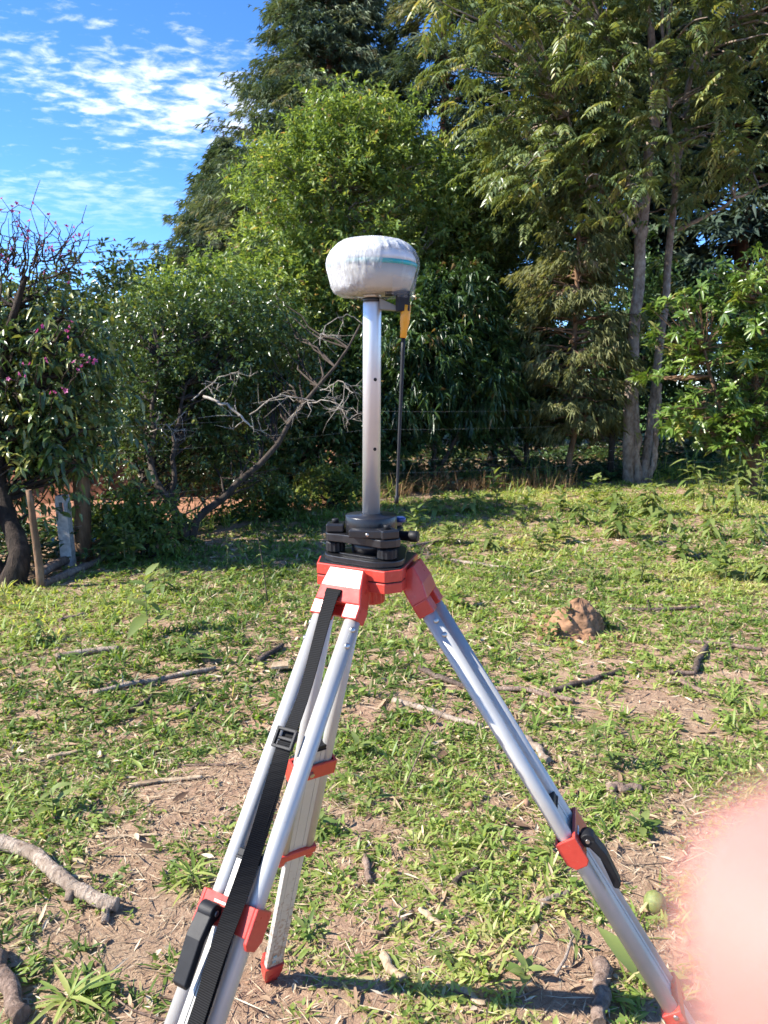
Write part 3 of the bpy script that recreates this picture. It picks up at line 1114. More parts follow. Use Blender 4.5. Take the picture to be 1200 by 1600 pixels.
class Wood:
    """many tapering limbs collected as one mesh"""

    def __init__(self):
        self.V = []; self.F = []; self.n = 0

    def limb(self, pts, rad, sides=6):
        pts = np.asarray(pts, float); rad = np.asarray(rad, float); m = len(pts)
        T = np.gradient(pts, axis=0); T = unit(T)
        ref = np.array([0.3, 0.2, 0.93]) if abs(T[0, 2]) < 0.8 else np.array([1.0, 0.1, 0])
        A = unit(np.cross(T, ref)); B = np.cross(T, A)
        w = np.arange(sides) * 2 * np.pi / sides
        V = pts[:, None, :] + (A[:, None, :] * np.cos(w)[None, :, None] + B[:, None, :] * np.sin(w)[None, :, None]) * rad[:, None, None]
        i = np.arange(m * sides).reshape(m, sides)
        j = np.roll(i, -1, axis=1)
        F = np.stack([i[:-1], j[:-1], j[1:], i[1:]], -1).reshape(-1, 4)
        self.V.append(V.reshape(-1, 3)); self.F.append(F + self.n); self.n += m * sides

    def build(self, name, mat, parent):
        return link(name, np_mesh(name, np.concatenate(self.V), [np.concatenate(self.F)], smooth=True), parent, mat)


def curve(p0, p1, p2, n):
    t = np.linspace(0, 1, n)[:, None]
    return (1 - t) ** 2 * p0 + 2 * t * (1 - t) * p1 + t * t * p2


def wiggle(rg, pts, amp):
    n = rg.normal(0, 1, pts.shape)
    n[0] = 0; n[-1] *= 0.5
    return pts + n * amp


def spine(pts, n, rg=None, amp=0.0):
    pts = np.array([tuple(p) for p in pts], float)
    k = np.arange(len(pts)); t = np.linspace(0, len(pts) - 1, n)
    out = np.stack([np.interp(t, k, pts[:, i]) for i in range(3)], 1)
    for _ in range(2):
        out[1:-1] = (out[:-2] + 2 * out[1:-1] + out[2:]) / 4
    if rg is not None:
        out = wiggle(rg, out, amp)
    return out


def broadleaf(name, label, base, trunk, lobes, mats, seed, n_clump, per, leaf, group=None, trunk_r=0.12, cat='tree', twig=0.28, droop=0.15,
              kind='diamond', up=0.35, branch_every=3, shell=0.55, extra=None, cluster=1.0, twigs=4, hue=0.5, hue_j=0.3, outer_bright=0.0, wood_r=0.03):
    """lobes: (centre, radii); trunk: list of stems, each a list of points"""
    rg = np.random.default_rng(seed)
    base = Vector(base)
    root = empty(name, base, label, cat, group)
    wd = Wood(); stems = []
    for st in trunk:
        pts = spine(st[0], 14, rg, 0.015)
        r = np.linspace(st[1], st[2], 14); r[0] *= 1.35; r[1] *= 1.1
        wd.limb(pts, r, 9); stems.append(pts)
    allp = np.concatenate(stems)
    vol = np.array([l[1][0] * l[1][1] * l[1][2] for l in lobes]) ** 0.75
    pick = rg.choice(len(lobes), n_clump, p=vol / vol.sum())
    lc = np.array([tuple(l[0]) for l in lobes])[pick]; lr = np.array([tuple(l[1]) for l in lobes])[pick]
    dd = unit(rg.normal(0, 1, (n_clump, 3)))
    rad = shell + (1 - shell) * rg.random(n_clump) ** 0.7
    rad = rad * (1 + rg.normal(0, 0.10, n_clump))
    cp = lc + dd * lr * rad[:, None]
    cp[:, 2] = np.maximum(cp[:, 2], 0.12)
    # branches to the clumps
    for i in range(0, n_clump, branch_every):
        e = cp[i]
        below = allp[:, 2] < max(e[2] - 0.05, allp[:, 2].min() + 0.3)
        q = allp[below] if below.any() else allp
        dist = np.linalg.norm(q - e, axis=1) + 1.2 * np.abs(q[:, 2] - (e[2] - 0.5 * np.linalg.norm(q[:, :2] - e[:2], axis=1)))
        s = q[np.argmin(dist)]
        mid = (s + e) / 2 + np.array([0, 0, -0.06 * np.linalg.norm(e - s)]) + rg.normal(0, 0.08, 3)
        ln = np.linalg.norm(e - s)
        wd.limb(wiggle(rg, curve(s, mid, e, 7), 0.02 * min(1, ln)), np.linspace(min(wood_r, 0.010 + 0.011 * ln), 0.004, 7), 5)
    # twigs with leaves
    lv = Leaves()
    out = unit(dd * 0.9 + np.array([0, 0, up]))
    T = n_clump * twigs
    ci = np.repeat(np.arange(n_clump), twigs)
    td = unit(out[ci] + rg.normal(0, 0.55, (T, 3)))
    tl = twig * rg.uniform(0.6, 1.35, T)
    tp = cp[ci] + rg.normal(0, 0.35 * twig * cluster, (T, 3))
    clump_h = np.clip(hue + rg.normal(0, hue_j * 0.55, n_clump), 0, 1)
    M = T * per
    ti = np.repeat(np.arange(T), per)
    f = (np.tile(np.arange(per), T) + rg.random(M)) / per
    P = tp[ti] + td[ti] * (tl[ti] * f)[:, None]
    P[:, 2] -= tl[ti] * f * f * droop
    side = unit(np.cross(td[ti], rg.normal(0, 1, (M, 3))))
    D = unit(td[ti] * 0.75 + side * 0.9 + np.array([0, 0, -droop]) + rg.normal(0, 0.2, (M, 3)))
    Nn = unit(np.array([0, 0, 1.0]) + rg.normal(0, 0.55, (M, 3)))
    L = leaf[0] * rg.uniform(0.65, 1.25, M)
    W = leaf[1] * rg.uniform(0.75, 1.2, M)
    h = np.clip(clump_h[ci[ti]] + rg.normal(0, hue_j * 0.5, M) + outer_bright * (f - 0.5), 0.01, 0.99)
    V, F, k = leaf_cards(P, D, Nn, L, W, 0.18, kind, droop)
    V[:, 2] = np.maximum(V[:, 2], 0.03)
    lv.add(V, F, k, h)
    if extra: extra(rg, wd, lv, cp, root)
    wd.build('trunk', mats[0], root)
    cr = lv.build('crown', mats[1], root)
    cr['kind'] = 'stuff'
    return root


def conifer(name, label, base, height, profile, mats, seed, n_br, per, seg=(0.16, 0.035), group=None, trunk_r=0.2, droop=0.35, sparse=0.0, z0=0.3, hue_j=0.3, lean=(0, 0), dead=0, zb=0.0):
    """profile: list of (fraction of the height, radius)"""
    rg = np.random.default_rng(seed)
    base = Vector(base)
    root = empty(name, base, label, 'tree', group)
    wd = Wood(); lv = Leaves()
    b = np.array(tuple(base)); top = b + np.array([lean[0], lean[1], height])
    tr = spine([b, b * 0.5 + top * 0.5 + rg.normal(0, 0.08, 3), top], 16, rg, 0.02)
    wd.limb(tr, np.linspace(trunk_r, 0.02, 16), 9)
    fz = rg.random(n_br)
    pf = np.array([p[0] for p in profile]); pr = np.array([p[1] for p in profile])
    zmin = z0 / height
    # more branches where the crown is wide
    wgt = np.interp(np.linspace(zmin, 0.995, 200), pf, pr) + 0.15
    cum = np.cumsum(wgt); cum /= cum[-1]
    fz = np.interp(fz, cum, np.linspace(zmin, 0.995, 200))
    az = rg.random(n_br) * 2 * np.pi
    rr = np.interp(fz, pf, pr) * rg.uniform(0.7, 1.12, n_br) * (0.92 + 0.16 * np.sin(az * 3 + fz * 9))
    c0 = np.stack([np.interp(fz * 15, np.arange(16), tr[:, k]) for k in range(3)], 1)
    o = np.stack([np.cos(az), np.sin(az), np.zeros(n_br)], 1)
    tip = c0 + o * rr[:, None] + np.array([0, 0, 1.0]) * (rr * rg.uniform(-0.30, 0.25, n_br))[:, None]
    for i in range(n_br):
        if rg.random() < 0.5 or sparse:
            wd.limb(curve(c0[i], (c0[i] + tip[i]) / 2 + np.array([0, 0, 0.12 * rr[i]]), tip[i], 5), np.linspace(0.012 + 0.012 * rr[i], 0.004, 5), 4)
    # sprays hanging along the outer part of each branch
    M = n_br * per
    bi = np.repeat(np.arange(n_br), per)
    f = 1 - (1 - (0.25 + 0.4 * sparse)) * rg.random(M) ** 1.35
    P = c0[bi] * (1 - f)[:, None] + tip[bi] * f[:, None]
    P[:, 2] += 0.12 * rr[bi] * 4 * f * (1 - f) * 0.6
    spread = 0.10 + 0.16 * rr[bi]
    side = np.cross(o[bi], [0, 0, 1.0])
    P = P + side * (rg.normal(0, 0.55, M) * spread)[:, None] + rg.normal(0, 0.05, (M, 3))
    D = unit(o[bi] * 0.9 + side * rg.normal(0, 0.7, M)[:, None] + rg.normal(0, 0.25, (M, 3)) + np.array([0, 0, -droop]))
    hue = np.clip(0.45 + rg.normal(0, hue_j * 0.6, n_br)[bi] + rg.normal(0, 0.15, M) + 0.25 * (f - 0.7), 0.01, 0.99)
    Ls = seg[0] * rg.uniform(0.6, 1.4, M); Ws = seg[1] * rg.uniform(0.7, 1.3, M)
    Nn = unit(np.array([0, 0, 1.0]) + rg.normal(0, 0.6, (M, 3)))
    # each spray: one stalk and two side sprigs
    for a, sc_ in ((0.0, 1.0), (0.6, 0.72), (-0.6, 0.72)):
        S = unit(np.cross(D, Nn))
        D2 = unit(D * math.cos(a) + S * math.sin(a))
        P2 = P + D * (Ls * (0.0 if a == 0 else 0.3))[:, None]
        V, F, k = leaf_cards(P2, D2, Nn, Ls * sc_, Ws, 0.1, 'diamond', droop * 0.5)
        lv.add(V, F, k, hue)
    for _ in range(dead):
        z = rg.uniform(zmin, 0.6); a = rg.random() * 6.28
        c = np.array([np.interp(z * 15, np.arange(16), tr[:, k]) for k in range(3)])
        l = np.interp(z, pf, pr) * rg.uniform(0.5, 1.0)
        e = c + np.array([math.cos(a) * l, math.sin(a) * l, rg.uniform(-0.5, 0.2) * l])
        wd.limb(wiggle(rg, curve(c, (c + e) / 2 + [0, 0, 0.1], e, 6), 0.03), np.linspace(0.02, 0.003, 6), 4)
    wd.build('trunk', mats[0], root)
    cr = lv.build('crown', mats[1], root)
    cr['kind'] = 'stuff'
    return root


# ------------------------------------------------------------------ materials for plants
B_grey = m_bark('bark_grey', (0.10, 0.085, 0.07), (0.26, 0.235, 0.205), (0.40, 0.37, 0.33))
B_dark = m_bark('bark_dark', (0.022, 0.017, 0.013), (0.06, 0.046, 0.036), (0.12, 0.095, 0.075))
B_pale = m_bark('bark_pale_dead', (0.20, 0.17, 0.14), (0.36, 0.32, 0.27), (0.50, 0.46, 0.40), bmp=0.3)
B_red = m_bark('bark_reddish', (0.07, 0.035, 0.022), (0.17, 0.085, 0.055), (0.26, 0.15, 0.10))
B_brown = m_bark('bark_brown', (0.07, 0.042, 0.025), (0.20, 0.12, 0.07), (0.34, 0.22, 0.14))

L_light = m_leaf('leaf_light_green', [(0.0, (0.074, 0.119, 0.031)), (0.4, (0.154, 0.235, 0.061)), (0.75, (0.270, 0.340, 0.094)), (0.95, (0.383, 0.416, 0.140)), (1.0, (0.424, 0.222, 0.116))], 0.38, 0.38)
L_dark = m_leaf('leaf_dark_green', [(0.0, (0.029, 0.052, 0.017)), (0.5, (0.059, 0.104, 0.029)), (0.85, (0.130, 0.183, 0.049)), (1.0, (0.261, 0.261, 0.071))], 0.30, 0.22, spec=0.6)
L_conif = m_leaf('cypress_green', [(0.0, (0.043, 0.076, 0.050)), (0.5, (0.101, 0.145, 0.086)), (0.9, (0.209, 0.245, 0.139)), (1.0, (0.322, 0.293, 0.179))], 0.6, 0.15, spec=0.2)
L_conif_blue = m_leaf('pine_dark_green', [(0.0, (0.021, 0.038, 0.032)), (0.6, (0.051, 0.078, 0.054)), (1.0, (0.115, 0.143, 0.074))], 0.6, 0.12, spec=0.2)
L_olive = m_leaf('cypress_olive', [(0.0, (0.081, 0.091, 0.039)), (0.5, (0.168, 0.181, 0.072)), (0.9, (0.248, 0.240, 0.108)), (1.0, (0.292, 0.215, 0.142))], 0.6, 0.25, spec=0.2)
L_tall = m_leaf('pinnate_green', [(0.0, (0.058, 0.084, 0.031)), (0.5, (0.125, 0.169, 0.059)), (0.85, (0.241, 0.268, 0.095)), (1.0, (0.385, 0.336, 0.135))], 0.36, 0.28, spec=0.5)
L_mango = m_leaf('glossy_bush_green', [(0.0, (0.060, 0.119, 0.020)), (0.5, (0.128, 0.205, 0.034)), (0.85, (0.224, 0.284, 0.063)), (1.0, (0.419, 0.356, 0.112))], 0.32, 0.30, spec=0.6)
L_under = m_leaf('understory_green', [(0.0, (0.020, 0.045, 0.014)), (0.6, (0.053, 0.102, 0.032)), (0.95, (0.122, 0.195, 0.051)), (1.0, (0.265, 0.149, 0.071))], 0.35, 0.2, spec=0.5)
L_far = m_leaf('far_green', [(0.0, (0.028, 0.051, 0.020)), (0.6, (0.063, 0.099, 0.032)), (1.0, (0.135, 0.171, 0.058))], 0.5, 0.2)
L_dry = m_leaf('dry_grass', [(0.0, (0.13, 0.075, 0.038)), (0.5, (0.26, 0.16, 0.08)), (1.0, (0.42, 0.30, 0.17))], 0.7, 0.25, tcol=(1.1, 1.0, 0.8), spec=0.2)


m_shrub = m_leaf('shrub_green', [(0.0, (0.04, 0.07, 0.015)), (0.5, (0.09, 0.14, 0.03)), (1.0, (0.20, 0.24, 0.06))], 0.4, 0.3)


def V3(u, v, Y):
    return np.array(tuple(at(u, v, Y)))


# ---- tall cypresses at the back
conifer('cypress_tree', 'tall dense cypress rising behind the light green tree, tip cut by the picture edge', (-1.45, 22, 0), 15.2,
        [(0, 3.0), (0.25, 3.3), (0.5, 2.95), (0.75, 1.65), (1, 0.1)], (B_red, L_conif), 11, 800, 92, (0.23, 0.024), 'conifers at the back', 0.28, droop=0.55, z0=2.2)
conifer('cypress_tree', 'shorter dark cypress at the left end of the conifers, against the sky', (-5.0, 25.5, 0), 9.3,
        [(0, 2.7), (0.3, 2.9), (0.6, 2.3), (0.82, 1.1), (1, 0.1)], (B_red, L_conif), 12, 450, 64, (0.28, 0.03), 'conifers at the back', 0.24, droop=0.55, z0=0.4)
conifer('cypress_tree', 'narrow olive cypress with sky gaps, right of the tallest dense cypress', (1.35, 20.5, 0), 15.5,
        [(0, 1.6), (0.25, 1.9), (0.5, 1.9), (0.75, 1.4), (1, 0.1)], (B_red, L_conif), 13, 330, 64, (0.27, 0.028), 'conifers at the back', 0.2, droop=0.45, z0=1.0, sparse=0.3)
conifer('pine_tree', 'thin dark conifer with bare trunk and sky gaps between two cypresses', (3.1, 21.5, 0), 16.0,
        [(0, 1.0), (0.3, 1.5), (0.6, 1.7), (0.85, 1.1), (1, 0.1)], (B_dark, L_conif_blue), 14, 170, 60, (0.24, 0.04), 'conifers at the back', 0.17, droop=0.25, z0=2.6, sparse=0.6, dead=30)
conifer('pine_tree', 'dark loose conifer behind the drooping crown of the tall twin trunk tree', (5.4, 19.5, 0), 16.0,
        [(0, 1.6), (0.3, 2.2), (0.6, 2.3), (0.85, 1.3), (1, 0.1)], (B_dark, L_conif_blue), 15, 260, 50, (0.40, 0.085), 'conifers at the back', 0.2, droop=0.3, z0=2.2, sparse=0.5, dead=25)
conifer('pine_tree', 'reddish trunked dark conifer right of the tall twin trunk tree', (8.3, 18.5, 0), 16.0,
        [(0, 1.8), (0.3, 2.6), (0.6, 2.6), (0.85, 1.5), (1, 0.1)], (B_red, L_conif_blue), 16, 280, 46, (0.42, 0.09), 'conifers at the back', 0.22, droop=0.3, z0=2.8, sparse=0.5, dead=25)
conifer('pine_tree', 'dark conifer at the right edge behind the glossy leaved bush', (11.6, 20.5, 0), 15.0,
        [(0, 2.2), (0.3, 3.0), (0.6, 2.6), (0.85, 1.5), (1, 0.1)], (B_red, L_conif_blue), 17, 220, 44, (0.45, 0.10), 'conifers at the back', 0.22, droop=0.3, z0=1.2, sparse=0.3)
conifer('cypress_sapling', 'yellowish drooping cypress with dead twigs beside the twin trunks', (2.95, 12.15, 0), 5.4,
        [(0, 0.6), (0.2, 0.85), (0.5, 0.9), (0.8, 0.5), (1, 0.1)], (B_brown, L_olive), 18, 105, 52, (0.14, 0.022), None, 0.05, droop=0.8, z0=0.7, sparse=0.5, dead=80)

# ---- far trees on the left horizon
for k, (u, vt, Y, rx, lab) in enumerate([(178, 398, 24, 1.9, 'rounded dark tree on the left horizon, highest of the far ones'), (78, 438, 26, 2.6, 'broad far tree behind the flowering tree'),
                                         (232, 425, 30, 2.0, 'low far tree beside the shorter dark cypress')]):
    top = V3(u, vt, Y); zc_ = top[2] * 0.62
    x = top[0]
    broadleaf('far_tree', lab, (x, Y, 0), [([(x, Y, 0), (x + 0.1, Y, 1.5), (x, Y, zc_)], 0.2, 0.06)],
              [((x, Y, zc_), (rx, rx * 0.8, top[2] - zc_)), ((x - rx * 0.7, Y + 0.4, zc_ * 0.75), (rx * 0.9, rx, zc_ * 0.5)), ((x + rx * 0.7, Y, zc_ * 0.7), (rx * 0.8, rx, zc_ * 0.5)), ((x, Y, zc_ * 0.4), (rx * 1.3, rx, zc_ * 0.4))],
              (B_dark, L_far), 30 + k, 420, 7, (0.26, 0.11), 'trees on the left horizon', twig=0.5, twigs=4, branch_every=9, hue=0.4)

# ---- light green tree in the centre
cx_ = -0.75
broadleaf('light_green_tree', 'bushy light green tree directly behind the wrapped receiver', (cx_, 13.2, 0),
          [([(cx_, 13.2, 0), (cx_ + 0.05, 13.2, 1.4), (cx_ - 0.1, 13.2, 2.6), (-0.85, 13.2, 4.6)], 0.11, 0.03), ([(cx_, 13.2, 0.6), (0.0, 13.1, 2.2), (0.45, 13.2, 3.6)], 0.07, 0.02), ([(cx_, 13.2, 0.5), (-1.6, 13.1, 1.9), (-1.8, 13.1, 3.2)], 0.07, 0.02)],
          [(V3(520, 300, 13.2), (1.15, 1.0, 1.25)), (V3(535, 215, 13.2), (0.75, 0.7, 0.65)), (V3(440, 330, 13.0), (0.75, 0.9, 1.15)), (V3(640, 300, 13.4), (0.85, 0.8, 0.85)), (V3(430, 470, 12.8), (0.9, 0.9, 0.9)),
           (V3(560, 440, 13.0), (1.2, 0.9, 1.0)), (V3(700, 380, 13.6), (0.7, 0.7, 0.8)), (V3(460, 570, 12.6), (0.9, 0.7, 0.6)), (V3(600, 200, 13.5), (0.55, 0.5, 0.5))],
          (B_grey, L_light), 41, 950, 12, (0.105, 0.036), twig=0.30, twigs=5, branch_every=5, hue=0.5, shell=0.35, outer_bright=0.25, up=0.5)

# ---- darker trees right of it
broadleaf('bushy_tree', 'olive green bushy tree between the receiver and the twin trunks', (2.0, 14.3, 0),
          [([(2.0, 14.3, 0), (2.05, 14.3, 1.6), (2.0, 14.3, 3.6)], 0.09, 0.03), ([(2.0, 14.3, 0.5), (2.7, 14.2, 1.9), (3.0, 14.2, 2.7)], 0.06, 0.02)],
          [(V3(760, 330, 14.3), (0.95, 0.9, 0.9)), (V3(720, 430, 14.0), (0.85, 0.8, 0.9)), (V3(800, 430, 14.3), (0.8, 0.8, 0.8)), (V3(690, 300, 14.5), (0.5, 0.5, 0.5))],
          (B_dark, m_leaf('leaf_olive_green', [(0.0, (0.039, 0.063, 0.016)), (0.5, (0.090, 0.126, 0.029)), (0.9, (0.180, 0.210, 0.051)), (1.0, (0.255, 0.196, 0.064))], 0.4, 0.3)), 42, 480, 11, (0.10, 0.036), twig=0.30, twigs=5, branch_every=4, hue=0.45, shell=0.3)
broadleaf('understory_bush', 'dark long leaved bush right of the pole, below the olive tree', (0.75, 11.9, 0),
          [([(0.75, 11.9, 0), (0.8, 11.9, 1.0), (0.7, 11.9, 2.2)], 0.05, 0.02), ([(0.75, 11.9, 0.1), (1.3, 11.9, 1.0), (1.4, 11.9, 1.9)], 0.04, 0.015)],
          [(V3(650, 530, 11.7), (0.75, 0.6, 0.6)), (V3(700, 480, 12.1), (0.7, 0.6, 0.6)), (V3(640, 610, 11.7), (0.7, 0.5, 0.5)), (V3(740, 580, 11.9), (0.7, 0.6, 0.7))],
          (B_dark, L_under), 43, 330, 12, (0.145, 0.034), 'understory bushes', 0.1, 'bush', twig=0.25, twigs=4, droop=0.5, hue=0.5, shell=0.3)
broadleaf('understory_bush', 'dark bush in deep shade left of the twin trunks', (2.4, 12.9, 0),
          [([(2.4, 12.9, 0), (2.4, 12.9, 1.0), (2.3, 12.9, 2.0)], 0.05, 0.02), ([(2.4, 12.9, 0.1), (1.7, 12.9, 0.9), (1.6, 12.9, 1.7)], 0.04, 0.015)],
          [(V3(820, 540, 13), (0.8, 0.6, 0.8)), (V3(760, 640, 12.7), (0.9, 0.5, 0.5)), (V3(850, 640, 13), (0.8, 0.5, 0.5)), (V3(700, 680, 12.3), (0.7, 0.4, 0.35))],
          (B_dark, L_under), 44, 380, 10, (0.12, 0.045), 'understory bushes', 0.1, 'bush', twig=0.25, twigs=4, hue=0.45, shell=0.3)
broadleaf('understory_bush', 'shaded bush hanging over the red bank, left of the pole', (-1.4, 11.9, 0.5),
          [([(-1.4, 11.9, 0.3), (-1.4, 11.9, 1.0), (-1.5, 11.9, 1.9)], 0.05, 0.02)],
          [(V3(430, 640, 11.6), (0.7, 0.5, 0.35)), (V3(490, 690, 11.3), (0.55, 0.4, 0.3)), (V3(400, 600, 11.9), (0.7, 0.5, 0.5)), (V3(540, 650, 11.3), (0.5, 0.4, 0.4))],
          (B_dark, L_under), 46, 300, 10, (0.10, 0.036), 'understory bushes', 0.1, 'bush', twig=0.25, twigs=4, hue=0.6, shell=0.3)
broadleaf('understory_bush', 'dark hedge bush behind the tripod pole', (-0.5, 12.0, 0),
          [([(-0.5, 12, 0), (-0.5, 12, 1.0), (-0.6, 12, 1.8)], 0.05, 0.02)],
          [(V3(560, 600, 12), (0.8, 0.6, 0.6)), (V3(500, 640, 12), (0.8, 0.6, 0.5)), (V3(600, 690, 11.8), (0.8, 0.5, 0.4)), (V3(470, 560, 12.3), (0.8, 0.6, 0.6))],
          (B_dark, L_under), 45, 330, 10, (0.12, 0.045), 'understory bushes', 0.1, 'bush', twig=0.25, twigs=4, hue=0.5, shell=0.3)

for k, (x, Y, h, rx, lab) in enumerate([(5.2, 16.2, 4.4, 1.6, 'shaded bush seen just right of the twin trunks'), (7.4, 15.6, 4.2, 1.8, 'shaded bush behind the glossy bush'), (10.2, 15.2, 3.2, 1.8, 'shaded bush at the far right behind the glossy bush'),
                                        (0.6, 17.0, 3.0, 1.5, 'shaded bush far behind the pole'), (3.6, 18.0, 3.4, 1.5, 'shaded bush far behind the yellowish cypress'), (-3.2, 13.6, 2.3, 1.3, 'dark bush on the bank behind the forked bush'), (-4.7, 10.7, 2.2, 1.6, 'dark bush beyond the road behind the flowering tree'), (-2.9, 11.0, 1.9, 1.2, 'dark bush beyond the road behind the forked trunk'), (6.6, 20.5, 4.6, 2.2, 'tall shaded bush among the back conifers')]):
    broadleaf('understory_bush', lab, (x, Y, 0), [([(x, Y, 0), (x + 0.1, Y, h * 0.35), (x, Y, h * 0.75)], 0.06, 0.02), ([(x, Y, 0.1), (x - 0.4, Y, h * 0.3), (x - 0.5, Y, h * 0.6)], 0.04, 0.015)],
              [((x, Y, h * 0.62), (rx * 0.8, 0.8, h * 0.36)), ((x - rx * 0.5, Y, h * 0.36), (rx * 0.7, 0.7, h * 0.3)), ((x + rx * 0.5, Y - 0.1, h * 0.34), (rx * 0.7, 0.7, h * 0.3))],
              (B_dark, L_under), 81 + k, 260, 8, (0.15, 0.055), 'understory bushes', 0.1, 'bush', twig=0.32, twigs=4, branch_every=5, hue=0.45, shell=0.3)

# ---- tall tree with twin trunks and drooping pinnate leaves
def pinnate(lv, rg, P, D, n_pair=10, length=0.5, leaflet=(0.10, 0.028)):
    m = len(P)
    D = unit(D)
    f = (np.arange(n_pair) + 0.8) / (n_pair + 0.4)
    fi = np.tile(f, m); pi = np.repeat(np.arange(m), n_pair)
    ln = length * rg.uniform(0.7, 1.2, m)
    g = 0.55
    pos = P[pi] + D[pi] * (ln[pi] * fi)[:, None]; pos[:, 2] -= ln[pi] * fi ** 2 * g
    tan = D[pi].copy(); tan[:, 2] -= 2 * fi * g; tan = unit(tan)
    sd = unit(np.cross(tan, np.array([0, 0, 1.0]) + rg.normal(0, 0.15, (m, 3))[pi]))
    hue0 = np.clip(0.48 + rg.normal(0, 0.2, m), 0, 1)[pi]
    for sgn in (-1, 1):
        DD = unit(sd * sgn + tan * 0.65 + np.array([0, 0, -0.35]) + rg.normal(0, 0.12, pos.shape))
        NN = unit(np.cross(DD, tan) * sgn + rg.normal(0, 0.25, pos.shape) + np.array([0, 0, 0.3]))
        V, F, k = leaf_cards(pos, DD, NN, leaflet[0] * (1.15 - 0.5 * fi) * rg.uniform(0.85, 1.15, len(fi)), leaflet[1], 0.15, 'diamond', 0.25)
        lv.add(V, F, k, np.clip(hue0 + rg.normal(0, 0.12, len(fi)), 0.01, 0.99))


def tall_tree():
    rg = np.random.default_rng(77)
    Y = 11.85
    b = gp(990, 757); b = Vector((b.x, Y, 0))
    root = empty('twin_trunk_tree', b, 'tall grey twin trunk tree with drooping feathery leaves at the right of the field', 'tree')
    wd = Wood(); lv = Leaves()
    stems = []

    def stem(px, r0, r1, n=16, amp=0.012, dy=None):
        pts = [V3(u, v, Y + (dy[i] if dy else 0)) for i, (u, v) in enumerate(px)]
        pts = spine(pts, n, rg, amp)
        wd.limb(pts, np.linspace(r0, r1, n), 10)
        stems.append(pts)
        return pts
    stem([(984, 765), (982, 690), (988, 560), (1000, 390), (1005, 355)], 0.088, 0.082)
    stem([(996, 765), (993, 690), (992, 600), (996, 480)], 0.07, 0.045)
    stem([(1003, 352), (1015, 255), (1022, 180), (1020, 60), (1015, -40), (1008, -160)], 0.085, 0.03)
    stem([(1003, 360), (985, 300), (968, 235), (970, 150), (950, 60)], 0.055, 0.02)
    stem([(1000, 370), (965, 325), (940, 295), (905, 240), (880, 160)], 0.045, 0.015)
    stem([(1004, 765), (1015, 690), (1028, 560), (1044, 420), (1052, 300), (1066, 210), (1080, 120), (1095, 20), (1105, -120)], 0.072, 0.03, 22, dy=[0, 0.15, 0.3, 0.4, 0.4, 0.4, 0.4, 0.4, 0.4])
    stem([(1012, 760), (1026, 700), (1030, 600)], 0.05, 0.035)
    stem([(1055, 290), (1050, 215), (1040, 110), (1030, -60)], 0.04, 0.02)
    stem([(1058, 360), (1110, 335), (1160, 305), (1230, 270)], 0.035, 0.012, dy=[0.4, 0.2, 0, -0.2])
    stem([(1085, 110), (1120, 60), (1170, -10)], 0.035, 0.015)
    stem([(1015, 250), (1030, 190), (1045, 60), (1050, -80)], 0.045, 0.015)
    allp = np.concatenate([s[4:] for s in stems if s[-1, 2] > 4.2])
    # crown: hanging boughs
    tips = []
    spec = [((800, 60), 1.4, 1.0, 44), ((900, 20), 1.5, 1.2, 50), ((850, 160), 1.1, 0.8, 40), ((790, 190), 0.6, 0.55, 22), ((1000, -60), 1.8, 1.2, 50), ((1120, 60), 1.4, 1.2, 50), ((1190, 150), 1.0, 1.0, 32),
            ((930, 230), 1.0, 0.6, 34), ((840, 250), 0.7, 0.5, 26), ((1110, 230), 0.9, 0.7, 26), ((1000, 130), 1.4, 1.0, 40), ((790, 300), 0.35, 0.35, 10), ((870, 330), 0.5, 0.3, 14), ((950, 320), 0.6, 0.3, 12), ((880, -120), 1.6, 1.0, 36), ((1150, -100), 1.6, 1.0, 36)]
    for (u, v), rx, rz, cnt in spec:
        c = V3(u, v, Y)
        for _ in range(int(cnt * 0.58)):
            d = unit(rg.normal(0, 1, 3)) * rg.random() ** 0.4
            tips.append(c + d * np.array([rx, 1.7, rz]))
    tips = np.array(tips)
    for i, e in enumerate(tips):
        q = allp[allp[:, 2] < e[2] + 0.6]
        if not len(q): q = allp
        s = q[np.argmin(np.linalg.norm(q - e, axis=1))]
        ln = np.linalg.norm(e - s)
        mid = (s + e) / 2 + np.array([0, 0, 0.18 * ln])
        wd.limb(wiggle(rg, curve(s, mid, e, 7), 0.02), np.linspace(0.008 + 0.009 * ln, 0.004, 7), 5)
    per = 6
    P = np.repeat(tips, per, 0) + rg.normal(0, 0.14, (len(tips) * per, 3))
    D = unit(rg.normal(0, 1, (len(P), 3)) * np.array([1, 1, 0.5]) + np.array([-0.2, 0, 0.25]))
    pinnate(lv, rg, P, D, 10, 0.44, (0.13, 0.034))
    wd.build('trunk', m_bark('bark_twin', (0.14, 0.09, 0.065), (0.30, 0.235, 0.185), (0.46, 0.40, 0.335), 18, 0.7, 0.6), root)
    cr = lv.build('crown', L_tall, root); cr['kind'] = 'stuff'


tall_tree()

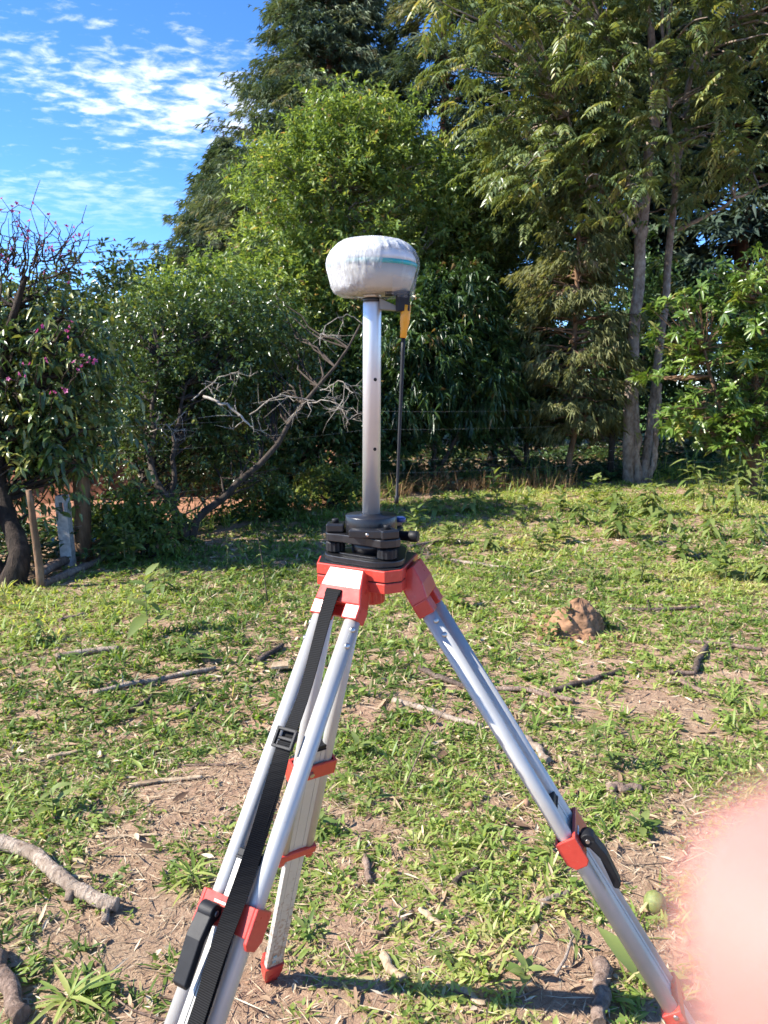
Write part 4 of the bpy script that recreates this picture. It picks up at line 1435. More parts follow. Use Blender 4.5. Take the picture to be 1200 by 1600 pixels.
# ---- glossy bush on the right: rosettes of long leaves
def rosette_bush():
    rg = np.random.default_rng(91)
    Y = 10.4
    bx = 5.05
    root = empty('glossy_bush', (bx, Y, 0), 'bright green bush of glossy leaf rosettes at the right edge', 'bush')
    wd = Wood(); lv = Leaves()
    stems = [spine([(bx, Y, 0), (bx + 0.02, Y, 0.9), (bx - 0.1, Y + 0.1, 1.9), (bx + 0.1, Y, 2.9)], 12, rg, 0.012), spine([(bx, Y, 0.3), (bx + 0.5, Y + 0.1, 1.3), (bx + 0.8, Y, 2.4)], 10, rg, 0.012), spine([(bx, Y, 0.4), (bx - 0.6, Y - 0.1, 1.2), (bx - 0.8, Y, 2.0)], 10, rg, 0.012)]
    for s in stems: wd.limb(s, np.linspace(0.05, 0.016, len(s)), 9)
    allp = np.concatenate(stems)
    spots = []
    spec = [((1150, 450), 0.75, 0.42, 50), ((1060, 475), 0.38, 0.2, 16), ((1110, 520), 0.6, 0.3, 34), ((1190, 560), 0.6, 0.45, 46), ((1040, 525), 0.25, 0.15, 10), ((1080, 555), 0.5, 0.22, 26), ((1110, 610), 0.5, 0.2, 20), ((1030, 585), 0.25, 0.14, 9), ((1070, 640), 0.4, 0.2, 20),
            ((1160, 650), 0.6, 0.4, 50), ((1110, 680), 0.45, 0.22, 22), ((1190, 430), 0.5, 0.4, 30), ((1240, 560), 0.7, 0.8, 50), ((1050, 665), 0.25, 0.15, 9), ((1180, 500), 0.5, 0.4, 34), ((1185, 690), 0.5, 0.28, 34), ((1130, 640), 0.4, 0.25, 22), ((1215, 640), 0.5, 0.4, 30)]
    for (u, v), rx, rz, cnt in spec:
        c = V3(u, v, Y)
        for _ in range(cnt):
            d = unit(rg.normal(0, 1, 3)) * rg.random() ** 0.45
            spots.append(c + d * np.array([rx, 0.75, rz]))
    spots = np.array(spots)
    for i, e in enumerate(spots):
        q = allp[allp[:, 2] < e[2] + 0.1]
        s = (q if len(q) else allp)[np.argmin(np.linalg.norm((q if len(q) else allp) - e, axis=1))]
        ln = np.linalg.norm(e - s)
        wd.limb(wiggle(rg, curve(s, (s + e) / 2 + np.array([0, 0, -0.1 * ln]), e, 6), 0.015), np.linspace(0.006 + 0.007 * ln, 0.004, 6), 5)
    per = 15
    M = len(spots) * per
    si = np.repeat(np.arange(len(spots)), per)
    axis = unit(rg.normal(0, 0.5, (len(spots), 3)) + np.array([-0.15, -0.3, 0.8]))
    r = rg.normal(0, 1, (M, 3)); rad = unit(r - axis[si] * (r * axis[si]).sum(1, keepdims=True))
    el = rg.uniform(-0.25, 0.75, M)[:, None]
    D = unit(rad + axis[si] * el)
    P = spots[si] - axis[si] * rg.uniform(0, 0.07, M)[:, None]
    V, F, k = leaf_cards(P, D, unit(axis[si] - rad * el + rg.normal(0, 0.2, (M, 3))), 0.150 * rg.uniform(0.55, 1.2, M), 0.042 * rg.uniform(0.8, 1.2, M), 0.16, 'lance', 0.22)
    h = np.clip(0.5 + rg.normal(0, 0.17, len(spots))[si] + rg.normal(0, 0.12, M), 0.01, 0.99)
    lv.add(V, F, k, h)
    wd.build('trunk', B_brown, root)
    cr = lv.build('crown', L_mango, root); cr['kind'] = 'stuff'


rosette_bush()

# ---- forked dark bush left of the tripod, with dead branches
def forked_bush():
    rg0 = np.random.default_rng(5)
    b = gp(290, 848)
    Y = b.y
    S = lambda px: [V3(u, v, Y + dy) for u, v, dy in px]
    trunk = [(S([(292, 850, 0), (300, 815, 0), (330, 795, 0.1), (400, 735, 0.3), (440, 680, 0.5), (480, 630, 0.6), (530, 565, 0.7), (562, 510, 0.8)]), 0.047, 0.010),
             (S([(290, 850, 0), (285, 808, 0), (248, 765, 0.15), (232, 710, 0.3), (238, 650, 0.5), (250, 560, 0.7)]), 0.05, 0.018),
             (S([(278, 850, 0.1), (268, 760, 0.2), (272, 690, 0.4), (290, 600, 0.7)]), 0.035, 0.015),
             (S([(262, 845, 0.2), (240, 800, 0.3), (215, 740, 0.5)]), 0.025, 0.01)]

    def dead(rg, wd, lv, cp, root):
        def br(px, r0, r1, twigs=0, tl=0.3):
            dw = Wood()
            pts = spine([V3(u, v, Y + d) for u, v, d in px], 12, rg, 0.008)
            dw.limb(pts, np.linspace(r0, r1, 12), 6)
            for _ in range(twigs):
                i = rg.integers(3, 12); l = tl * rg.uniform(0.4, 1.2)
                e = pts[min(i, 11)] + unit(rg.normal(0, 1, 3) * np.array([1, 0.7, 0.9]) + np.array([0.3, -0.2, -0.2])) * l
                p = wiggle(rg, curve(pts[min(i, 11)], (pts[min(i, 11)] + e) / 2 + rg.normal(0, 0.05, 3), e, 6), 0.012)
                dw.limb(p, np.linspace(0.005, 0.0015, 6), 4)
                for _ in range(2):
                    e2 = p[4] + rg.normal(0, 0.09, 3)
                    dw.limb(np.array([p[3], (p[3] + e2) / 2 + rg.normal(0, 0.015, 3), e2]), np.array([0.003, 0.002, 0.001]), 4)
            dw.build('dead_branch', B_pale, root)
        br([(318, 620, -0.2), (345, 628, -0.3), (365, 640, -0.35), (390, 664, -0.4)], 0.016, 0.010, 5, 0.25)
        br([(390, 648, 0.3), (420, 625, 0.3), (445, 615, 0.35), (478, 628, 0.4), (490, 625, 0.4)], 0.008, 0.005, 8, 0.3)
        br([(480, 630, 0.4), (520, 625, 0.3), (545, 655, 0.3)], 0.008, 0.003, 9, 0.3)
        br([(500, 610, 0.4), (540, 590, 0.3), (535, 640, 0.3)], 0.006, 0.003, 7, 0.26)
        br([(500, 540, 0.6), (505, 510, 0.6), (540, 490, 0.6)], 0.006, 0.003, 5, 0.26)
        br([(300, 625, -0.2), (330, 600, -0.2), (365, 580, -0.2), (378, 592, -0.2)], 0.006, 0.003, 6, 0.2)
        br([(235, 675, 0), (260, 660, -0.2), (275, 690, -0.2)], 0.008, 0.004, 6, 0.2)
    broadleaf('forked_bush', 'dark glossy bush on a forked trunk with bare pale dead branches, left of the tripod', b, trunk,
              [(V3(290, 560, Y + 1.2), (0.85, 0.8, 0.6)), (V3(240, 500, Y + 1.3), (0.45, 0.6, 0.35)), (V3(370, 500, Y + 1.6), (0.65, 0.6, 0.45)), (V3(350, 640, Y + 1.4), (0.75, 0.6, 0.5)), (V3(250, 640, Y + 1.0), (0.55, 0.7, 0.5)),
               (V3(440, 560, Y + 2.0), (0.65, 0.6, 0.5)), (V3(380, 720, Y + 0.9), (0.55, 0.4, 0.25)), (V3(220, 700, Y + 0.8), (0.4, 0.5, 0.35)), (V3(300, 720, Y + 1.2), (0.5, 0.5, 0.3))],
              (B_dark, L_dark), 51, 900, 10, (0.062, 0.026), None, cat='bush', twig=0.2, twigs=4, branch_every=4, hue=0.5, shell=0.25, extra=dead, up=0.3, wood_r=0.013)
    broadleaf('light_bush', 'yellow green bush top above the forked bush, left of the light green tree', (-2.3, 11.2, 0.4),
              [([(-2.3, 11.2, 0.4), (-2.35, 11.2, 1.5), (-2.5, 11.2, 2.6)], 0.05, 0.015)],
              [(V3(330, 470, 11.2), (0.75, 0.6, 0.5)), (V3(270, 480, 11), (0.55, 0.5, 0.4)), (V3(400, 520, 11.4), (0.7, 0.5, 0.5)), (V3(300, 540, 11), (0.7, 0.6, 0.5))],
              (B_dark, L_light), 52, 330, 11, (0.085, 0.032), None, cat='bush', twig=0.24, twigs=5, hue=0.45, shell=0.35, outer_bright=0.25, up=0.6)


forked_bush()
for k, (u, v, h, rx, lab) in enumerate([(222, 872, 0.62, 0.34, 'low leafy shrub in the shade left of the forked trunk'), (175, 850, 0.45, 0.3, 'low leafy shrub right behind the fallen grey poles'), (420, 806, 0.42, 0.4, 'low shrub at the field edge below the dead branches'), (520, 796, 0.55, 0.45, 'low shrub at the field edge just left of the pole')]):
    g_ = gp(u, v); x, Y, z = g_
    broadleaf('low_shrub', lab, g_, [([(x, Y, 0), (x + 0.03, Y, h * 0.4), (x, Y, h * 0.8)], 0.014, 0.005)], [((x, Y, h * 0.55), (rx, rx * 0.8, h * 0.42)), ((x + rx * 0.5, Y, h * 0.35), (rx * 0.6, rx * 0.5, h * 0.3))],
              (B_dark, m_shrub), 95 + k, 90, 7, (0.07, 0.03), 'low shrubs along the field edge', cat='shrub', twig=0.14, twigs=3, branch_every=2, hue=0.55, shell=0.2)

# ---- pink flowering tree at the left edge
def flowering_tree():
    b = gp(18, 915)
    Y = b.y
    root_b = b
    trunk = [([V3(25, 925, Y), V3(30, 870, Y), V3(10, 820, Y + 0.2), V3(-10, 700, Y + 0.4), V3(0, 560, Y + 0.6), V3(40, 430, Y + 0.7)], 0.10, 0.022),
             ([V3(5, 925, Y + 0.1), V3(-20, 860, Y + 0.1), V3(-50, 760, Y + 0.1)], 0.08, 0.04),
             ([V3(0, 700, Y + 0.4), V3(60, 600, Y + 0.5), V3(100, 480, Y + 0.6)], 0.03, 0.01)]
    pet = np.array([(0, 0, 0)])

    fl_tips = []

    def extra(rg, wd, lv, cp, root):
        # bare flowering twigs reaching above the crown
        for _ in range(46):
            u0 = rg.uniform(-40, 130); 
            s = V3(u0 * 0.8, rg.uniform(400, 470), Y + rg.uniform(0.3, 1.0))
            tipu = u0 + rg.uniform(-25, 35)
            tv = rg.uniform(325, 420) + max(0, tipu - 80) * 0.3
            e = V3(tipu, tv, Y + rg.uniform(0.2, 1.1))
            p = wiggle(rg, curve(s, (s + e) / 2 + rg.normal(0, 0.08, 3), e, 8), 0.012)
            wd.limb(p, np.linspace(0.008, 0.0022, 8), 5)
            fl_tips.append(e)
            for _ in range(2):
                i = rg.integers(3, 8); e2 = p[i] + rg.normal(0, 0.09, 3) + [0.02, 0, 0.05]
                wd.limb(np.array([p[i], (p[i] + e2) / 2 + rg.normal(0, 0.012, 3), e2]), np.array([0.0035, 0.0028, 0.0018]), 4)
                fl_tips.append(e2)
        for u, v in [(60, 520), (105, 505), (70, 565), (120, 560), (135, 560), (145, 565), (35, 590), (95, 610), (105, 520), (40, 570), (15, 590), (130, 580), (80, 610)]:
            e = V3(u + rg.uniform(-5, 5), v + rg.uniform(-5, 5), Y - 0.22)
            s = V3(u * 0.8, v + 40, Y + 0.4)
            wd.limb(wiggle(rg, curve(s, (s + e) / 2 + np.array([0, -0.05, 0.1]), e, 6), 0.01), np.linspace(0.005, 0.002, 6), 4)
            for _ in range(2):
                fl_tips.append(e + rg.normal(0, 0.025, 3))
    root = broadleaf('flowering_tree', 'leafy tree with pink flowers on bare twigs at the left edge', root_b, trunk,
                     [(V3(30, 560, Y + 0.9), (0.75, 0.7, 0.45)), (V3(90, 530, Y + 0.8), (0.38, 0.5, 0.35)), (V3(120, 640, Y + 0.8), (0.4, 0.5, 0.3)), (V3(30, 660, Y + 0.7), (0.7, 0.6, 0.35)), (V3(40, 470, Y + 1.2), (0.6, 0.5, 0.25)), (V3(-60, 600, Y + 0.9), (0.6, 0.6, 0.7)),
                      (V3(100, 710, Y + 0.6), (0.45, 0.4, 0.18)), (V3(20, 740, Y + 0.5), (0.4, 0.4, 0.2)), (V3(-40, 800, Y + 0.6), (0.4, 0.4, 0.4))],
                     (m_bark('bark_black', (0.012, 0.009, 0.007), (0.04, 0.028, 0.02), (0.10, 0.07, 0.052), 22, 1.0, 0.3), L_dark), 61, 430, 8, (0.088, 0.036), None, cat='tree', twig=0.22, twigs=3, branch_every=2, hue=0.62, hue_j=0.45, shell=0.25, kind='lance', extra=extra, droop=0.4)
    m_fl = m_leaf('pink_petal', [(0.0, (0.32, 0.04, 0.15)), (0.6, (0.46, 0.09, 0.25)), (1.0, (0.52, 0.2, 0.34))], 0.5, 0.35, tcol=(1.1, 0.8, 1.0))
    rg = np.random.default_rng(62)
    n = 5
    a = np.arange(n) * 2 * np.pi / n
    D = np.stack([np.cos(a), np.sin(a), np.full(n, 0.9)], 1)
    V, F, k = leaf_cards(np.zeros((n, 3)), D, np.stack([-np.cos(a) * 0.5, -np.sin(a) * 0.5, np.ones(n)], 1), 0.030, 0.016, 0.2, 'lance', 0.25)
    me = np_mesh('flower', V, [F], [np.repeat(np.linspace(0.1, 0.9, n), k)]); me.materials.append(m_fl)
    for e in fl_tips[:138:2] + fl_tips[138:]:
        o = link('flower', me, None)
        o.parent = root; o.location = Vector(e) - root.location
        o.rotation_euler = (rg.uniform(-1.4, 1.4), rg.uniform(-1.4, 1.4), rg.uniform(0, 6)); o.scale = (rg.uniform(0.5, 1.2), rg.uniform(0.5, 1.2), rg.uniform(0.6, 1.4))


flowering_tree()
# ------------------------------------------------------------------ field cover
_vn = np.random.default_rng(3).random((256, 256))


def vnoise(x, y, s, o=0):
    x = np.asarray(x) / s + 100 + o * 17.3; y = np.asarray(y) / s + 100 + o * 9.1
    i = np.floor(x).astype(int); j = np.floor(y).astype(int)
    fx = x - i; fy = y - j
    fx = fx * fx * (3 - 2 * fx); fy = fy * fy * (3 - 2 * fy)
    g = lambda a, b: _vn[a % 256, b % 256]
    return (g(i, j) * (1 - fx) + g(i + 1, j) * fx) * (1 - fy) + (g(i, j + 1) * (1 - fx) + g(i + 1, j + 1) * fx) * fy


def cover(x, y):
    """share of the ground under living grass"""
    n = 0.34 * vnoise(x, y, 0.7) + 0.36 * vnoise(x, y, 0.26, 1) + 0.30 * vnoise(x, y, 0.10, 2)
    want = np.interp(y, [1.2, 2.1, 2.8, 4.5, 7, 11], [0.47, 0.53, 0.67, 0.75, 0.85, 0.80])
    want = want - 0.08 * np.clip((x - 0.3) / 2.0, 0, 1) * np.clip((y - 3.5) / 3, 0, 1)
    want = want - 0.03 * np.clip((-x - 0.2) / 0.6, 0, 1) * np.clip((2.5 - y) / 0.6, 0, 1)
    return np.clip((n - (1 - want) * 0.92 - 0.02) / 0.16 + 0.35, 0, 1)


L_grass = m_leaf('grass_green', [(0.0, (0.070, 0.125, 0.026)), (0.4, (0.190, 0.275, 0.060)), (0.75, (0.335, 0.405, 0.105)), (0.93, (0.45, 0.46, 0.16)), (1.0, (0.48, 0.41, 0.22))], 0.45, 0.45, spec=0.35)
L_straw = m_leaf('straw', [(0.0, (0.10, 0.06, 0.04)), (0.35, (0.26, 0.17, 0.105)), (0.7, (0.46, 0.345, 0.22)), (1.0, (0.62, 0.52, 0.37))], 0.75, 0.12, tcol=(1, 0.95, 0.8), spec=0.15)
L_weed = m_leaf('weed_green', [(0.0, (0.06, 0.095, 0.025)), (0.5, (0.13, 0.19, 0.045)), (1.0, (0.24, 0.28, 0.09))], 0.45, 0.35)


def sample(y0, y1, dens, rg, mask=True, pad=0.7, inside=True):
    A = (0.62 * (y1 ** 2 - y0 ** 2) + 2 * pad * (y1 - y0))
    n = int(A * dens)
    y = np.sqrt(rg.random(n * 2) * (y1 ** 2 - y0 ** 2) + y0 ** 2)
    x = (rg.random(n * 2) * 2 - 1) * (0.62 * y1 + pad)
    k = np.abs(x) < 0.62 * y + pad
    x, y = x[k][:n], y[k][:n]
    # density falls off linearly in the sampling above; fine for this use
    if inside:
        k = y < edge_y(x) + 0.12 * np.sin(x * 9)
        x, y = x[k], y[k]
    if mask:
        k = rg.random(len(x)) < cover(x, y)
        x, y = x[k], y[k]
    return x, y


def grass():
    rg = np.random.default_rng(21)
    lv = Leaves()
    for y0, y1, dens, blades, ln, wd_, wide in ((0.5, 3.2, 640, 10, 0.052, 0.0078, 0.12), (3.2, 6.5, 400, 9, 0.070, 0.0110, 0.0), (6.5, 12.6, 260, 8, 0.085, 0.016, 0.0)):
        x, y = sample(y0, y1, dens, rg)
        n = len(x); M = n * blades; ti = np.repeat(np.arange(n), blades)
        size = rg.lognormal(-0.05, 0.32, n) * (0.55 + 0.9 * vnoise(x, y, 0.45, 4))
        P = np.stack([x[ti] + rg.normal(0, 0.016, M), y[ti] + rg.normal(0, 0.016, M), np.zeros(M)], 1)
        P[:, 2] = gz(P[:, 0], P[:, 1]) - 0.003
        az = rg.random(M) * 2 * np.pi; el = rg.beta(1.6, 2.2, M) * 1.45 + 0.05
        D = np.stack([np.cos(az) * np.cos(el), np.sin(az) * np.cos(el), np.sin(el)], 1)
        Nn = unit(np.stack([-np.cos(az) * np.sin(el), -np.sin(az) * np.sin(el), np.cos(el)], 1) + rg.normal(0, 0.25, (M, 3)))
        hue = np.clip(0.5 + 0.9 * (vnoise(x, y, 1.1, 6) - 0.5) + rg.normal(0, 0.10, n), 0.02, 0.95)[ti] + rg.normal(0, 0.09, M)
        hue = np.where(rg.random(M) < 0.10, 0.985, np.clip(hue, 0.01, 0.96))
        L = ln * size[ti] * rg.uniform(0.5, 1.3, M); W = wd_ * rg.uniform(0.6, 1.35, M)
        dr = 0.35
        isw = rg.random(M) < wide
        for sel, kd, wm in ((~isw, 'blade', 1.0), (isw, 'lance', 1.9)):
            if sel.any():
                V, F, k = leaf_cards(P[sel], D[sel], Nn[sel], L[sel] * (1.0 if kd == 'blade' else 0.95), W[sel] * wm, 0.12, kd, dr)
                V[:, 2] = np.maximum(V[:, 2], gz(V[:, 0], V[:, 1]) + 0.0015)
                lv.add(V, F, k, hue[sel])
    # small round leaved herbs mixed into the turf
    for y0, y1, dens, per, L0, W0 in ((0.6, 3.2, 130, 7, 0.024, 0.013), (3.2, 7.0, 70, 6, 0.038, 0.021)):
        x, y = sample(y0, y1, dens, rg)
        n = len(x); M = n * per; ti = np.repeat(np.arange(n), per)
        P = np.stack([x[ti] + rg.normal(0, 0.012, M), y[ti] + rg.normal(0, 0.012, M), np.zeros(M)], 1)
        P[:, 2] = gz(P[:, 0], P[:, 1]) + rg.uniform(0.002, 0.03, M)
        az = rg.random(M) * 6.283
        D = np.stack([np.cos(az), np.sin(az), rg.uniform(-0.2, 0.5, M)], 1)
        V, F, k = leaf_cards(P, D, unit(np.array([0, 0, 1.0]) + rg.normal(0, 0.35, (M, 3))), L0 * rg.lognormal(0, 0.35, M), W0 * rg.lognormal(0, 0.25, M), 0.12, 'diamond', 0.1)
        V[:, 2] = np.maximum(V[:, 2], gz(V[:, 0], V[:, 1]) + 0.002)
        lv.add(V, F, k, np.clip(0.42 + rg.normal(0, 0.22, n)[ti] + rg.normal(0, 0.08, M), 0.01, 0.93))
    o = lv.build('field_grass', L_grass, None)
    tag(o, 'short patchy green grass of the field', 'grass', kind='stuff')


grass()


def litter():
    rg = np.random.default_rng(22)
    lv = Leaves()
    for y0, y1, dens, ln, w in ((0.5, 3.2, 4000, 0.040, 0.0028), (3.2, 6.5, 1100, 0.060, 0.0055), (6.5, 12.4, 300, 0.085, 0.010)):
        x, y = sample(y0, y1, dens, rg, mask=False)
        M = len(x)
        P = np.stack([x, y, gz(x, y) + rg.uniform(0.001, 0.010, M)], 1)
        az = rg.random(M) * 2 * np.pi
        D = np.stack([np.cos(az), np.sin(az), rg.normal(0.03, 0.12, M)], 1)
        Nn = unit(np.array([0, 0, 1.0]) + rg.normal(0, 0.35, (M, 3)))
        V, F, k = leaf_cards(P, D, Nn, ln * rg.lognormal(0, 0.45, M), w * rg.lognormal(0, 0.4, M), 0.1, 'diamond', 0.0)
        V[:, 2] = np.maximum(V[:, 2], gz(V[:, 0], V[:, 1]) + 0.001)
        lv.add(V, F, k, np.clip(rg.normal(0.55, 0.25, M), 0.01, 0.99))
    # broader dead leaves and splinters
    for y0, y1, dens, ln, w in ((0.3, 3.4, 110, 0.055, 0.012), (3.4, 8, 22, 0.08, 0.018)):
        x, y = sample(y0, y1, dens, rg, mask=False)
        M = len(x)
        P = np.stack([x, y, gz(x, y) + rg.uniform(0.004, 0.014, M)], 1)
        az = rg.random(M) * 2 * np.pi
        D = np.stack([np.cos(az), np.sin(az), rg.normal(0.03, 0.1, M)], 1)
        V, F, k = leaf_cards(P, D, unit(np.array([0, 0, 1.0]) + rg.normal(0, 0.35, (M, 3))), ln * rg.lognormal(0, 0.4, M), w * rg.lognormal(0, 0.4, M), 0.2, 'lance', -0.05)
        V[:, 2] = np.maximum(V[:, 2], gz(V[:, 0], V[:, 1]) + 0.002)
        lv.add(V, F, k, np.clip(rg.normal(0.45, 0.3, M), 0.01, 0.99))
    tag(lv.build('straw_litter', L_straw, None), 'dry straw and dead leaf litter on the soil', 'litter', kind='stuff')
    # crumbs of soil
    x, y = sample(0.8, 3.6, 200, rg, mask=False)
    n = len(x)
    base = np.array([(1, 0, 0), (-1, 0, 0), (0, 1, 0), (0, -1, 0), (0, 0, 1), (0, 0, -1.0)])
    f = np.array([(0, 2, 4), (2, 1, 4), (1, 3, 4), (3, 0, 4), (2, 0, 5), (1, 2, 5), (3, 1, 5), (0, 3, 5)])
    s = 0.0045 * rg.lognormal(0, 0.5, n)
    V = (base[None] * (1 + rg.normal(0, 0.25, (n, 6, 1))) * s[:, None, None]) + np.stack([x, y, gz(x, y) + s * 0.3], 1)[:, None, :]
    F = (f[None] + (np.arange(n) * 6)[:, None, None]).reshape(-1, 3)
    o = link('soil_crumbs', np_mesh('soil_crumbs', V.reshape(-1, 3), [F], smooth=True), None, m_solid('soil_crumb', (0.27, 0.16, 0.10), 0.95, var=0.4, nscale=9, spec=0.1))
    tag(o, 'small crumbs of reddish soil', 'soil', kind='stuff')


litter()


# ---- taller growth along the tree line
def fringe():
    rg = np.random.default_rng(23)
    for name, mat, label, n, blades, ln, w, off, xr in (('dry_grass', L_dry, 'tall brown dead grass along the foot of the trees', 520, 8, 0.30, 0.008, 0.5, (-0.6, 4.2)),
                                                        ('verge_grass', L_grass, 'tall green grass at the foot of the trees', 650, 9, 0.30, 0.011, 0.6, (-2.6, 8.0))):
        lv = Leaves()
        x = rg.uniform(xr[0], xr[1], n)
        if name == 'dry_grass':
            x = x[vnoise(x, x * 0, 0.5, 3) > 0.38]
        if name == 'verge_grass':
            x = x[(vnoise(x, x * 0, 1.3, 8) > 0.45) | (x > 3.9)]
        n = len(x)
        y = edge_y(x) + off + rg.normal(0, 0.35, n)
        M = n * blades; ti = np.repeat(np.arange(n), blades)
        P = np.stack([x[ti] + rg.normal(0, 0.03, M), y[ti] + rg.normal(0, 0.03, M), np.zeros(M)], 1); P[:, 2] = gz(P[:, 0], P[:, 1])
        az = rg.random(M) * 2 * np.pi; el = rg.uniform(0.7, 1.5, M)
        D = np.stack([np.cos(az) * np.cos(el), np.sin(az) * np.cos(el), np.sin(el)], 1)
        Nn = unit(np.stack([-np.cos(az), -np.sin(az), np.full(M, 0.4)], 1))
        hue = np.clip(rg.normal(0.5, 0.2, M), 0.01, 0.97)
        V, F, k = leaf_cards(P, D, Nn, ln * rg.lognormal(0, 0.4, M), w * rg.uniform(0.6, 1.3, M), 0.1, 'blade', 0.35)
        V[:, 2] = np.maximum(V[:, 2], 0.01)
        lv.add(V, F, k, hue)
        tag(lv.build(name, mat, None), label, 'grass', kind='stuff')


fringe()


def undergrowth():
    rg = np.random.default_rng(29)
    n = 2600
    x = rg.uniform(-6, 9.5, n); y = edge_y(x) + 0.35 + rg.random(n) ** 1.3 * 5
    # keep the road clear
    pts = np.array(ROAD); ry = np.interp(x, pts[:5, 0], pts[:5, 1])
    k = (x > -0.4) | (np.abs(y - ry) > 1.0)
    x, y = x[k], y[k]; n = len(x)
    per = 12; M = n * per; ti = np.repeat(np.arange(n), per)
    h = rg.uniform(0.06, 0.32, n)
    P = np.stack([x[ti] + rg.normal(0, 0.09, M), y[ti] + rg.normal(0, 0.09, M), rg.random(M) * h[ti]], 1)
    az = rg.random(M) * 6.283
    D = np.stack([np.cos(az), np.sin(az), rg.uniform(-0.2, 0.9, M)], 1)
    V, F, kk = leaf_cards(P, D, unit(np.array([0, 0, 1.0]) + rg.normal(0, 0.5, (M, 3))), 0.10 * rg.lognormal(0, 0.3, M), 0.035 * rg.lognormal(0, 0.3, M), 0.15, 'diamond', 0.2)
    V[:, 2] = np.maximum(V[:, 2], 0.01)
    lv = Leaves(); lv.add(V, F, kk, np.clip(0.5 + rg.normal(0, 0.22, n)[ti] + rg.normal(0, 0.1, M), 0.01, 0.99))
    tag(lv.build('undergrowth', L_under, None), 'low dark undergrowth beneath the trees', 'undergrowth', kind='stuff')


undergrowth()

# ------------------------------------------------------------------ sticks and wood
S_pale = m_bark('stick_pale', (0.20, 0.14, 0.10), (0.38, 0.30, 0.23), (0.55, 0.47, 0.38), 55, 1.0, 0.35)
S_dark = m_bark('stick_dark', (0.05, 0.035, 0.028), (0.13, 0.095, 0.075), (0.24, 0.19, 0.15), 55, 1.0, 0.35)
S_mid = m_bark('stick_brown', (0.13, 0.085, 0.06), (0.27, 0.19, 0.145), (0.40, 0.31, 0.24), 55, 1.0, 0.35)
S_wood = m_bark('split_wood', (0.26, 0.18, 0.11), (0.45, 0.34, 0.22), (0.60, 0.49, 0.35), 60, 0.4, 0.2)
rs = np.random.default_rng(31)


def stick(px, th, mat, label, name='stick', flat=1.0, lift=1.0, sides=9, group='sticks lying in the field', stubs=()):
    g = [gp(u, v) for u, v in px]
    c = sum(g, Vector()) / len(g)
    r = th / 2 * (Vector((0, 0, CAM_H)) - c).length / FPX
    o = empty(name, (c.x, c.y, 0), label, 'stick', group)
    pts = spine([(p.x, p.y, p.z + r * lift) for p in g], max(14, 7 * len(g)), None)
    for _k in range(3):
        pts = pts + np.sin(np.linspace(0, 1, len(pts))[:, None] * rs.uniform(4, 16) + rs.uniform(0, 6, (1, 3))) * r * np.array([0.16, 0.16, 0.07])
    m = len(pts)
    rad = r * (1 + rs.normal(0, 0.035, m) + 0.16 * (rs.random(m) > 0.9)) * np.linspace(1.08, 0.82, m)
    w = MB(); w.tube([Vector(p) for p in pts], list(rad), sides)
    for (u, v), (u2, v2), tt in stubs:
        a = gp(u, v); b = gp(u2, v2)
        w.tube([Vector((a.x, a.y, a.z + r * lift)), Vector((b.x, b.y, b.z + r * 0.3))], [r * tt, r * tt * 0.8], 7)
    if flat != 1.0:
        w.v = [(x, y, c.z + (z - c.z) * flat + 0.002) for x, y, z in w.v]
    b = w.build('wood', mat, o)
    # knots
    return o


stick([(-25, 1322), (0, 1328), (60, 1346), (92, 1378), (112, 1402), (150, 1412), (186, 1426)], 20, S_pale, 'thick crooked bare branch at the left edge of the field', 'branch', lift=1.1, stubs=[((168, 1418), (164, 1446), 0.6), ((112, 1404), (107, 1412), 0.7)])
stick([(-20, 1495), (5, 1540), (35, 1602)], 24, S_mid, 'thick stick cut by the lower left picture corner', 'branch', lift=0.9)
stick([(145, 1086), (240, 1066), (338, 1047)], 8, S_pale, 'long straight pale stick left of the strap buckle')
stick([(88, 1031), (140, 1022), (187, 1017)], 9, S_pale, 'pale stick just above the long straight one on the left')
stick([(92, 974), (133, 963)], 7, S_mid, 'short stick near the left tree, farthest of the left sticks')
stick([(203, 1117), (236, 1093)], 8, S_dark, 'short dark stick below the long straight pale stick')
stick([(75, 1187), (132, 1174)], 9, S_wood, 'short pale split stick above the crooked branch', flat=0.6)
stick([(203, 1231), (260, 1222), (316, 1216)], 9, S_wood, 'pale split stick between crooked branch and strap', flat=0.6)
stick([(403, 1037), (442, 1011)], 8, S_dark, 'dark stick just left of the front leg near the pale board')
stick([(298, 1112), (326, 1088)], 5, S_dark, 'thin dark twig left of the front leg')
stick([(286, 1198), (380, 1196)], 4, S_mid, 'thin straight twig above the pale split stick')
stick([(615, 1098), (690, 1121), (752, 1140)], 9, S_pale, 'long pale stick between the back and right tripod legs')
stick([(655, 1048), (700, 1068), (730, 1078)], 9, S_dark, 'dark stick meeting the right leg just above the long pale stick')
stick([(760, 1078), (830, 1083), (897, 1100)], 8, S_mid, 'greyish stick running right from the right tripod leg')
stick([(862, 1083), (920, 1068), (968, 1051)], 8, S_dark, 'dark bent stick below the termite mound')
stick([(812, 1156), (835, 1170), (856, 1195)], 12, S_pale, 'short thick pale stick touching the right leg from the right')
stick([(975, 955), (1030, 956), (1092, 952)], 6, S_dark, 'thin dark stick right of the termite mound', stubs=[((1014, 957), (1010, 934), 0.9)])
stick([(1083, 1052), (1103, 1014)], 9, S_dark, 'stubby dark stick lying crossways right of the mound')
stick([(1045, 1055), (1086, 1055)], 7, S_mid, 'short brown stick touching the stubby dark one')
stick([(1062, 1068), (1110, 1090)], 7, S_mid, 'short stick slanting down right below the stubby dark one')
stick([(1070, 1005), (1130, 1010), (1190, 1018)], 6, S_mid, 'grey brown stick at the right edge above the stubby dark one')
